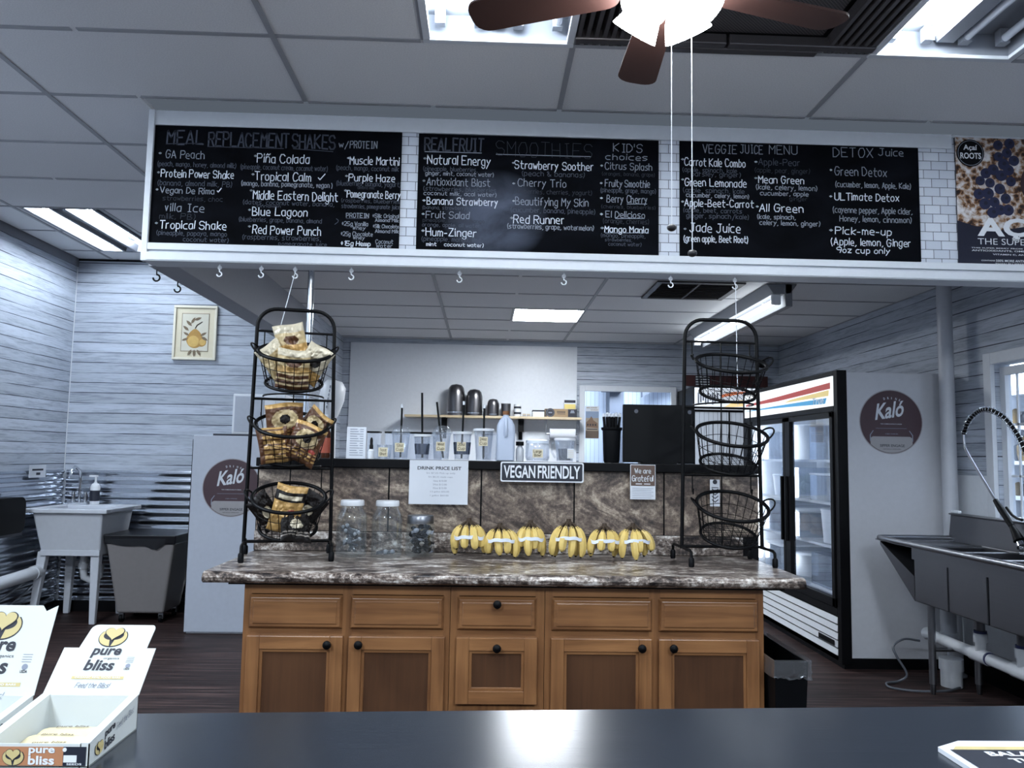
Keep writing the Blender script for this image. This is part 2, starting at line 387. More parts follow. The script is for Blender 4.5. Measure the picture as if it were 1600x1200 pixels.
def glyphs(text, bold):
    key = (text, bold)
    if key not in _tc:
        cu = bpy.data.curves.new('lettering', 'FONT'); cu.body = text; cu.size = 1; cu.resolution_u = 3; cu.offset = bold
        o = bpy.data.objects.new('lettering', cu); COL.objects.link(o); bpy.context.view_layer.update()
        me = bpy.data.meshes.new_from_object(o.evaluated_get(bpy.context.evaluated_depsgraph_get()))
        vs = [(v.co.x, v.co.y) for v in me.vertices]; fs = [tuple(p.vertices) for p in me.polygons]
        bpy.data.objects.remove(o); bpy.data.curves.remove(cu); bpy.data.meshes.remove(me)
        _tc[key] = (vs, fs)
    return _tc[key]
def printed(mb, text, O, U, V, width, height, mi=0, bold=0.0, shear=0.0):   # block lettering fitted into width x height, O = lower left
    vs, fs = glyphs(text, bold); O, U, V = Vector(O), Vector(U), Vector(V)
    x0, x1 = min(v[0] for v in vs), max(v[0] for v in vs); y0, y1 = min(v[1] for v in vs), max(v[1] for v in vs)
    sx, sy = width/(x1-x0), height/(y1-y0)
    mb.add([O+U*((a-x0)*sx+shear*(c-y0)*sy)+V*((c-y0)*sy) for a, c in vs], fs, mi)
def disc(n=36, r=1.0, cx=0, cy=0, a0=0, a1=2*PI):
    return [(cx+r*math.cos(a0+(a1-a0)*i/n), cy+r*math.sin(a0+(a1-a0)*i/n)) for i in range(n if abs(a1-a0-2*PI) < 1e-6 else n+1)]
def rrect(x0, x1, y0, y1, r, k=5):
    out = []
    for cx, cy, a in ((x1-r, y0+r, -PI/2), (x1-r, y1-r, 0), (x0+r, y1-r, PI/2), (x0+r, y0+r, PI)):
        out += [(cx+r*math.cos(a+PI/2*i/k), cy+r*math.sin(a+PI/2*i/k)) for i in range(k+1)]
    return out
X_, Y_, Z_ = (1, 0, 0), (0, 1, 0), (0, 0, 1)

# ================================================================== THE SETTING
LX, RX, BY, KY, C, K = -3.63, 3.22, 7.09, 8.65, 3.05, 2.626
SY = 3.90                                       # front face of the soffit
struct(MB().box(LX-.1, 5.2, -3.1, 10.6, -.1, 0).build('floor', M['floor']))
def grid_ceiling(name, xs, ys, z, skip, region):
    mb = MB(); edges = set()
    for i in range(len(xs)-1):
        for j in range(len(ys)-1):
            x0, x1, y0, y1 = xs[i], xs[i+1], ys[j], ys[j+1]
            if not region((x0+x1)/2, (y0+y1)/2): continue
            # tiles, split where a fixture takes part of the cell
            segs = [(x0, x1)]
            for (a, b, c, d) in skip:
                if c-.01 < (y0+y1)/2 < d+.01:
                    ns = []
                    for p, q in segs:
                        if b <= p+.01 or a >= q-.01: ns.append((p, q)); continue
                        if a > p+.02: ns.append((p, a))
                        if b < q-.02: ns.append((b, q))
                    segs = ns
            for p, q in segs:
                mb.box(p, q, y0, y1, z, z+.02)
                for yy in (y0, y1):
                    br = sorted({p, q} | {v for f in skip for v in f[:2] if p+.01 < v < q-.01})
                    for a, b in zip(br, br[1:]): edges.add(('y', round(yy, 3), round(a, 3), round(b, 3)))
                for xx in (p, q):
                    if abs(xx+1.68) > .001: edges.add(('x', round(xx, 3), round(y0, 3), round(y1, 3)))
    t = .012
    for ax, u, v0, v1 in sorted(edges):
        if ax == 'y': mb.box(v0+t, v1-t, u-t, u+t, z-.004, z-.0005, 1)
        else: mb.box(u-t, u+t, v0-t, v1+t-.0005*(v1 < ys[-1]-.01)*48, z-.0045, z-.0005, 1)
    return struct(mb.build(name, [M['tile_ceiling'], M['tbar']]))
xs = [LX, -3.33, -2.11, -1.68, -.89, .33, 1.55, 2.77, RX]
ys = [-3.05+.0] + [3.13+.61*j for j in range(-10, 7)] + [BY]
FIX = [(-.28, .33, 1.91, 3.13), (.33, 1.55, 1.91, 3.13), (1.55, 2.16, 1.91, 3.13), (-3.28, -2.72, 5.57, 6.79)]
grid_ceiling('ceiling', xs, ys, C, FIX, lambda x, y: y < 3.97 or x < -1.68)
xk = [-1.6, -.382, .838, 2.058, RX]; yk = [3.98, 4.275, 4.885, 5.495, 6.105, 6.715, 7.325, 7.935, 8.545, KY]
grid_ceiling('ceiling', xk, yk, K, [(.228, .838, 6.715, 7.325)], lambda x, y: True)
# walls
def corr_y(z): return .011*math.sin(2*PI*z/.068)
struct(MB().box(LX-.1, LX, -3.1, BY+.1, 0, C+.05).build('wall_left', M['plank_y']))
struct(MB().box(LX, -1.55, BY, BY+.1, 0, C+.05).build('wall_back_left', M['plank_x']))
struct(MB().box(-1.65, -1.55, BY+.1, KY+.1, 0, C).build('wall_nook', M['plank_y']))
# kitchen back wall with the service window
wb = MB()
W0, W1, Z0, Z1 = 1.06, 2.04, 1.0, 2.11
wb.box(-1.65, W0, KY, KY+.1, 0, C).box(W1, RX+.1, KY, KY+.1, 0, C)
wb.box(W0, W1, KY, KY+.1, 0, Z0).box(W0, W1, KY, KY+.1, Z1, C)
struct(wb.build('wall_back', M['plank_x']))
# right wall with the shop window
VY0, VY1, VZ0, VZ1 = 3.5, 4.93, 1.0, 2.0
wr = MB()
wr.box(RX, RX+.1, -3.1, VY0, 0, C).box(RX, RX+.1, VY1, KY+.1, 0, C).box(RX, RX+.1, VY0, VY1, 0, VZ0).box(RX, RX+.1, VY0, VY1, VZ1, C)
struct(wr.build('wall_right', M['plank_y']))
struct(MB().box(LX-.1, RX+.1, -3.15, -3.05, 0, C).build('wall_front', M['wall_plain']))
# dark cove strip along the left wall and the back wall under the main ceiling
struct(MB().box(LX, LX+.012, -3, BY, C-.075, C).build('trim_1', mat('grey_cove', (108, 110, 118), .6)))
struct(MB().box(LX, -1.68, BY-.008, BY, C-.02, C).build('trim_2', M['black']))
struct(MB().box(LX+.001, LX+.007, BY-.007, BY-.001, 1.1, C-.07).build('trim_3', M['white_trim']))
# white washable panel low on the right wall
struct(MB().box(RX-.008, RX, 5.01, 5.58, .92, 1.295).box(RX-.008, RX, 2.5, 5.58, 0, .92).build('trim_4', M['offwhite']))
# white washable panel on the kitchen back wall (two sheets)
struct(MB().box(-1.466, -.228, KY-.012, KY, 0, 2.57).box(-.222, .992, KY-.012, KY, 0, 2.57).box(-.23, -.22, KY-.016, KY-.01, 0, 2.57)
       .build('trim_5', M['offwhite']))
# corrugated steel wainscot: long horizontal waves
def corrugated(name, horiz, p0, p1, fixed, sgn, ztop):
    mb = MB(); n = int(ztop/.068*8); vs = []; fs = []
    for i in range(n+1):
        z = ztop*i/n; d = .014+.0075*math.sin(2*PI*z/.068)
        for p in (p0, p1):
            vs.append((p, fixed+sgn*d, z) if horiz else (fixed+sgn*d, p, z))
    for i in range(n): fs.append((2*i, 2*i+1, 2*i+3, 2*i+2))
    k = len(vs)
    for p in (p0, p1):   # back edge so the sheet has thickness
        pass
    mb.add(vs, fs)
    mb.box(*((p0, p1, fixed-.004, fixed, 0, ztop) if horiz else (fixed-.001, fixed+.003, p0, p1, 0, ztop)))
    return struct(mb.build(name, M['corrugated'], smooth=60))
corrugated('trim_6', True, LX+.03, -1.6, BY, -1, 1.19)
corrugated('trim_7', False, 2.0, BY-.03, LX, 1, 1.19)
# baseboards
struct(MB().box(-1.55, -1.535, BY+.1, KY, 0, .1).build('baseboard_nook', M['black']))
struct(MB().box(LX, -1.6, BY-.045, BY-.03, 0, .09).build('baseboard_back', M['black']))
struct(MB().box(RX-.03, RX-.008, 2.5, KY, 0, .16).build('baseboard_right', M['black']))
# soffit: front panel, left return, mouldings
struct(MB().box(-1.68, RX, SY, SY+.1, 2.29, C).build('wall_soffit', M['subway']))
struct(MB().box(-1.68, -1.57, SY+.1, BY, 2.29, C).box(-1.70, -1.68, SY+.1, BY, 2.29, 2.36).box(-1.57, -1.555, SY+.1, KY, 2.29, 2.345)
       .build('wall_soffit_return', mat('soffit_grey', (150, 152, 158), .6)))
struct(MB().box(-1.68, 2.36, SY-.014, SY, 2.975, C).box(2.36, RX, SY-.006, SY, 3.036, C).build('trim_8', M['white_trim'], bevel=.003))
struct(MB().box(-1.66, RX, SY-.022, SY, 2.344, 2.378).box(-1.66, RX, SY-.008, SY, 2.330, 2.344).box(-1.66, RX, SY-.034, SY, 2.290, 2.330).box(-1.66, RX, SY-.03, SY+.1, 2.286, 2.291).build('trim_9', M['white_trim'], bevel=.004))
struct(MB().box(-1.69, -1.66, SY-.022, SY+.01, 2.288, C).build('trim_10', M['white_trim'], bevel=.003))
# posts
def post(name, x, y, r, z0, z1, m, label):
    t = thing(name, label, 'post', (x, y, z0))
    MB().cyl((x, y, z0), (x, y, z1), r, n=24).build('shaft', m, t, smooth=40)
    MB().cyl((x, y, z1-.02), (x, y, z1), r*1.5, n=24).cyl((x, y, z0), (x, y, z0+.012), r*1.4, n=24).build('flange', m, t, smooth=40)
post('support_post', -.905, 4.075, .016, 1.346, K-.004, M['chrome'], 'slim shiny metal post rising from the black ledge behind the left basket rack')
post('support_post', 3.09, 5.24, .047, 0, K-.004, mat('grey_white_pipe', (176, 179, 186), .4), 'thick pale round post between the right tall cooler and the steel sink')

# windows
def frame(mb, axis, a0, a1, z0, z1, p, w, d0, d1):
    for (u0, u1, v0, v1) in ((a0-w, a0, z0-w, z1+w), (a1, a1+w, z0-w, z1+w), (a0, a1, z0-w, z0), (a0, a1, z1, z1+w)):
        if axis == 'X': mb.box(u0, u1, p-d0, p+d1, v0, v1)
        else: mb.box(p-d0, p+d1, u0, u1, v0, v1)
wn = MB(); frame(wn, 'Y', VY0, VY1, VZ0, VZ1, RX, .075, .03, 0)
w1 = struct(wn.build('window_1', M['white_trim'], bevel=.004))
wf = MB(); frame(wf, 'Y', VY0+.05, VY1-.05, VZ0+.05, VZ1-.07, RX+.05, .05, .02, .02)
wf.build('window_frame', M['white_trim'], w1)
gm = MB()
for yy in (4.42, 4.62, 4.80): gm.box(RX+.05, RX+.06, yy-.006, yy+.006, 1.0, 1.95)
for zz in (1.3, 1.62): gm.box(RX+.05, RX+.06, 3.5, 4.9, zz-.006, zz+.006)
gm.build('muntin', M['white'], w1)
MB().box(RX+.052, RX+.056, VY0+.04, VY1-.04, VZ0+.04, VZ1-.06).build('pane', M['pane'], w1)
wn = MB(); frame(wn, 'X', W0+.02, W1-.02, Z0, Z1-.02, KY, .06, .03, .0)
w2 = struct(wn.build('window_2', M['white_trim'], bevel=.004))
MB().box(W0, W1, KY+.04, KY+.045, Z0, Z1).build('pane', M['pane'], w2)
# store room seen through the back window
bead, nt, b = nm('white_beadboard'); vec, x, y, z = objxyz(nt)
fr = mathn(nt, 'FRACT', mathn(nt, 'DIVIDE', x, .055))
nt.links.new(mixc(nt, mathn(nt, 'LESS_THAN', fr, .1), lin((204, 214, 230)), lin((150, 162, 184))), b.inputs['Base Color'])
struct(MB().box(.2, 3.3, 10.4, 10.5, 0, 2.9).build('wall_store_room', bead))
struct(MB().box(.1, .2, KY+.1, 10.5, 0, 2.9).box(3.3, 3.4, KY+.1, 10.5, 0, 2.9).build('wall_store_side', M['wall_plain']))
struct(MB().box(.1, 3.4, KY+.1, 10.5, 2.75, 2.8).build('ceiling', M['wall_plain']))
# neighbouring shop room seen through the right window
struct(MB().box(4.62, 4.7, 3.0, 8.6, 0, 3).build('wall_next_shop', M['white'])); struct(MB().box(3.32, 4.7, 7.3, 7.4, 0, 3).build('wall_next_shop_end', M['white']))
struct(MB().box(3.32, 4.7, 3.0, 7.4, 2.8, 2.85).build('ceiling', M['wall_plain'])); struct(MB().box(3.32, 4.7, 2.95, 3.0, 0, 3).build('wall_next_shop_near', M['white']))

# ================================================================== CEILING FIXTURES
TROF = mat('troffer_enamel', (138, 143, 152), .5)
def troffer(label, x0, x1, y0, y1, z, lit, ballast=True):
    t = thing('ceiling_light', label, 'ceiling light', ((x0+x1)/2, (y0+y1)/2, z), 0, 'recessed fluorescent troffers')
    h = .10
    hb = MB()
    hb.box(x0+.02, x1-.02, y0+.02, y1-.02, z+h, z+h+.01)
    for q in ((x0+.01, x0+.02, y0+.01, y1-.01), (x1-.02, x1-.01, y0+.01, y1-.01), (x0+.01, x1-.01, y0+.01, y0+.02), (x0+.01, x1-.01, y1-.02, y1-.01)):
        hb.box(*q, z, z+h)
    hb.build('housing', TROF, t)
    fb = MB(); f = .03
    for q in ((x0, x1, y0, y0+f), (x0, x1, y1-f, y1), (x0, x0+f, y0+f, y1-f), (x1-f, x1, y0+f, y1-f)): fb.box(*q, z-.012, z+.004)
    fb.build('frame', M['white_trim'], t, bevel=.003)
    n = len(lit)
    for i, on in enumerate(lit):
        xx = x0+.07+(x1-x0-.14)*i/(n-1)
        tb = MB().cyl((xx, y0+.06, z+.055), (xx, y1-.06, z+.055), .0165, n=14).build('tube', M['tube_on'] if on else M['tube_off'], t, smooth=40)
        for ye in (y0+.06, y1-.06):
            MB().box(xx-.02, xx+.02, ye-.018, ye+.018, z+.035, z+.095).build('socket', TROF, tb)
    if ballast:
        xm = (x0+x1)/2
        MB().taper((xm-.035, xm+.035, y0+.05, y1-.05), (xm-.06, xm+.06, y0+.05, y1-.05), z+.04, z+.1).build('ballast_cover', TROF, t)
troffer('open fluorescent ceiling light left of the brown ribbed air grille', -.28, .33, 1.91, 3.13, C, (1, 1, 1, 0))
troffer('open fluorescent ceiling light right of the brown ribbed air grille', 1.55, 2.16, 1.91, 3.13, C, (1, 1, 0, 0))
# narrow strip-lens troffer over the wash sink
t = thing('ceiling_light', 'long slatted ceiling light above the white utility sink', 'ceiling light', (-3, 6.18, C), 0, 'recessed fluorescent troffers')
x0, x1, y0, y1 = -3.28, -2.72, 5.57, 6.79
hb = MB().box(x0+.01, x1-.01, y0+.01, y1-.01, C+.09, C+.1)
for q in ((x0, x0+.02, y0, y1), (x1-.02, x1, y0, y1), (x0, x1, y0, y0+.02), (x0, x1, y1-.02, y1)): hb.box(*q, C-.004, C+.1)
hb.build('housing', TROF, t)
for xx, on in ((x0+.10, 1), (x0+.41, 1)):
    MB().cyl((xx, y0+.05, C+.038), (xx, y1-.05, C+.038), .0165, n=14).build('tube', M['aisle_on'] if on else M['tube_off'], t, smooth=40)
for xx in (x0+.20, x0+.29, x0+.5):
    MB().taper((xx-.012, xx+.012, y0+.03, y1-.03), (xx-.024, xx+.024, y0+.03, y1-.03), C-.006, C+.05).build('slat', M['dark_steel'], t)
# flush panel in the kitchen
t = thing('ceiling_light', 'square glowing panel light in the kitchen ceiling', 'ceiling light', (.533, 7.02, K))
MB().box(.24, .826, 6.727, 7.313, K-.006, K+.03).build('diffuser', emitter('glowing_diffuser', (.9, .95, 1), 21.0), t)
fb = MB()
for q in ((.228, .838, 6.715, 6.727), (.228, .838, 7.313, 7.325), (.228, .24, 6.727, 7.313), (.826, .838, 6.727, 7.313)): fb.box(*q, K-.008, K+.03)
fb.build('frame', M['white_trim'], t)
# hanging strip light
t = thing('strip_light', 'bare tube strip light under the kitchen ceiling behind the right rack', 'ceiling light', (2.07, 6.6, K))
MB().taper((2.03, 2.15, 5.53, 7.72), (1.98, 2.20, 5.53, 7.72), K-.075, K-.004).box(2.115, 2.165, 5.53, 7.72, K-.165, K-.004).build('reflector', mat('grey_reflector', (120, 122, 128), .5), t, bevel=.003)  # deep right-hand skirt added to keep the tube's light off the right wall
MB().cyl((2.06, 5.58, K-.12), (2.06, 7.68, K-.12), .02, n=14).build('tube', M['strip_on'], t, smooth=40)
for ye in (5.57, 7.69): MB().box(2.03, 2.09, ye-.015, ye+.015, K-.145, K-.07).build('socket', M['white'], t)
for ye in (5.9, 7.3): MB().box(2.075, 2.105, ye-.01, ye+.01, K-.08, K-.001).build('bracket', M['white'], t)
# return air grille in the shop ceiling
t = thing('air_grille', 'large brown perforated air grille with ribbed sides in the shop ceiling', 'air grille', (.94, 2.52, C))
MB().box(.55, 1.33, 1.93, 3.04, C+.03, C+.04).build('perforated_panel', M['grille'], t)
dkm = mat('dark_bronze_metal', (84, 80, 82), .35, .6)
for k in range(6):
    for xx in (.345+k*.034, 1.535-k*.034): MB().taper((xx-.008, xx+.008, 1.92, 3.10), (xx-.014, xx+.014, 1.92, 3.10), C-.012, C+.03).build('rib', dkm, t)
for q in ((.33, .94, 3.04, 3.08), (.95, 1.55, 3.04, 3.08), (.33, 1.55, 1.9, 1.925), (.55, 1.33, 3.085, 3.125)): MB().box(*q, C-.02, C+.025).build('end_bar', dkm, t, bevel=.006)
MB().box(.33, 1.55, 1.91, 3.13, C+.042, C+.06).build('back_pan', M['black'], t)
# supply vent in the kitchen ceiling
t = thing('ceiling_vent', 'dark square louvred vent in the kitchen ceiling near the strip light', 'ceiling vent', (1.5, 5.83, K))
vb = MB()
for q in ((1.2, 1.83, 5.52, 5.56), (1.2, 1.83, 6.08, 6.12), (1.2, 1.24, 5.56, 6.08), (1.79, 1.83, 5.56, 6.08), (1.505, 1.52, 5.56, 6.08)): vb.box(*q, K-.015, K-.004)
vb.build('frame', mat('dark_vent_metal', (58, 54, 56), .5), t)
MB().box(1.22, 1.81, 5.54, 6.10, K-.006, K-.004).build('backing', mat('dark_vent_backing', (32, 30, 32), .7), t)
for k in range(9):
    yy = 5.58+k*.056
    MB().add([(1.24, yy, K-.014), (1.79, yy, K-.014), (1.79, yy+.03, K-.006), (1.24, yy+.03, K-.006), (1.24, yy+.002, K-.016), (1.79, yy+.002, K-.016), (1.79, yy+.032, K-.008), (1.24, yy+.032, K-.008)],
             [(0,1,2,3),(7,6,5,4),(0,4,5,1),(2,6,7,3)]).build('louvre', mat('vent_blade', (70, 66, 68), .5) if k == 0 else bpy.data.materials['vent_blade'], t)
# ceiling fan
HX, HY, BZ = .46, 2.0, 2.62
t = thing('ceiling_fan', 'brown five blade ceiling fan with glowing white glass shades', 'ceiling fan', (HX, HY, BZ))
brz = mat('bronze_fan_metal', (70, 58, 50), .35, .7)
MB().lathe([(0, .0), (.09, .0), (.12, .03), (.12, .12), (.07, .17), (.02, .19)], (HX, HY, BZ+.01), 28).build('motor', brz, t, smooth=40)
MB().cyl((HX, HY, BZ+.19), (HX, HY, C-.05), .013).lathe([(.013, -.07), (.06, -.05), (.075, 0)], (HX, HY, C-.006), 24).build('downrod', brz, t, smooth=40)
bl = mat('walnut_blade', (58, 38, 34), .6, spec=.2)
for k in range(5):
    a = math.radians(88+72*k)
    pr = rrect(.13, .555, -.062, .062, .045)
    pr = [(x, y*(.8+.25*(x-.13)/.42)) for x, y in pr]
    mb = MB().prism(pr, (0, 0, .003), X_, Y_, .007)
    b = mb.build('blade', bl, t, world=False); b.rotation_euler = (math.radians(9), 0, a)
    ir = MB().prism([(.08, -.02), (.2, -.03), (.22, 0), (.2, .03), (.08, .02)], (0, 0, .006), X_, Y_, .004).build('blade_iron', brz, b, world=False)
shade = emitter('glowing_frosted_glass', (.93, .97, 1), 14.0)
MB().lathe([(.001, -.075), (.035, -.07), (.05, -.03), (.045, 0)], (HX, HY, BZ+.01), 24).build('light_kit', brz, t, smooth=40)
for k in range(4):
    a = math.radians(45+90*k); d = Vector((math.cos(a)*.62, math.sin(a)*.62, -.78)).normalized()
    q = Vector((0, 0, -1)).rotation_difference(d).to_matrix().to_4x4(); q.translation = Vector((HX+.045*math.cos(a), HY+.045*math.sin(a), BZ-.02))
    MB().lathe([(.022, 0), (.03, -.015), (.05, -.05), (.058, -.075), (.066, -.098), (.06, -.096), (.04, -.03), (.02, -.004)], (0, 0, 0), 24, M=q).build('lamp_shade', shade, t, smooth=60)
for x, y, z1 in ((.466, 1.98, 1.965), (.524, 2.0, 1.905)):
    c = MB().cyl((x, y, z1), (x, y, BZ-.05), .0012, n=6).build('pull_chain', mat('white_cord', (214, 217, 222), .5), t)
    MB().sphere((x, y, z1-.008), .0125, 12, sz=.75).build('pull_knob', mat('dark_knob', (34, 32, 34), .4), c, smooth=60)

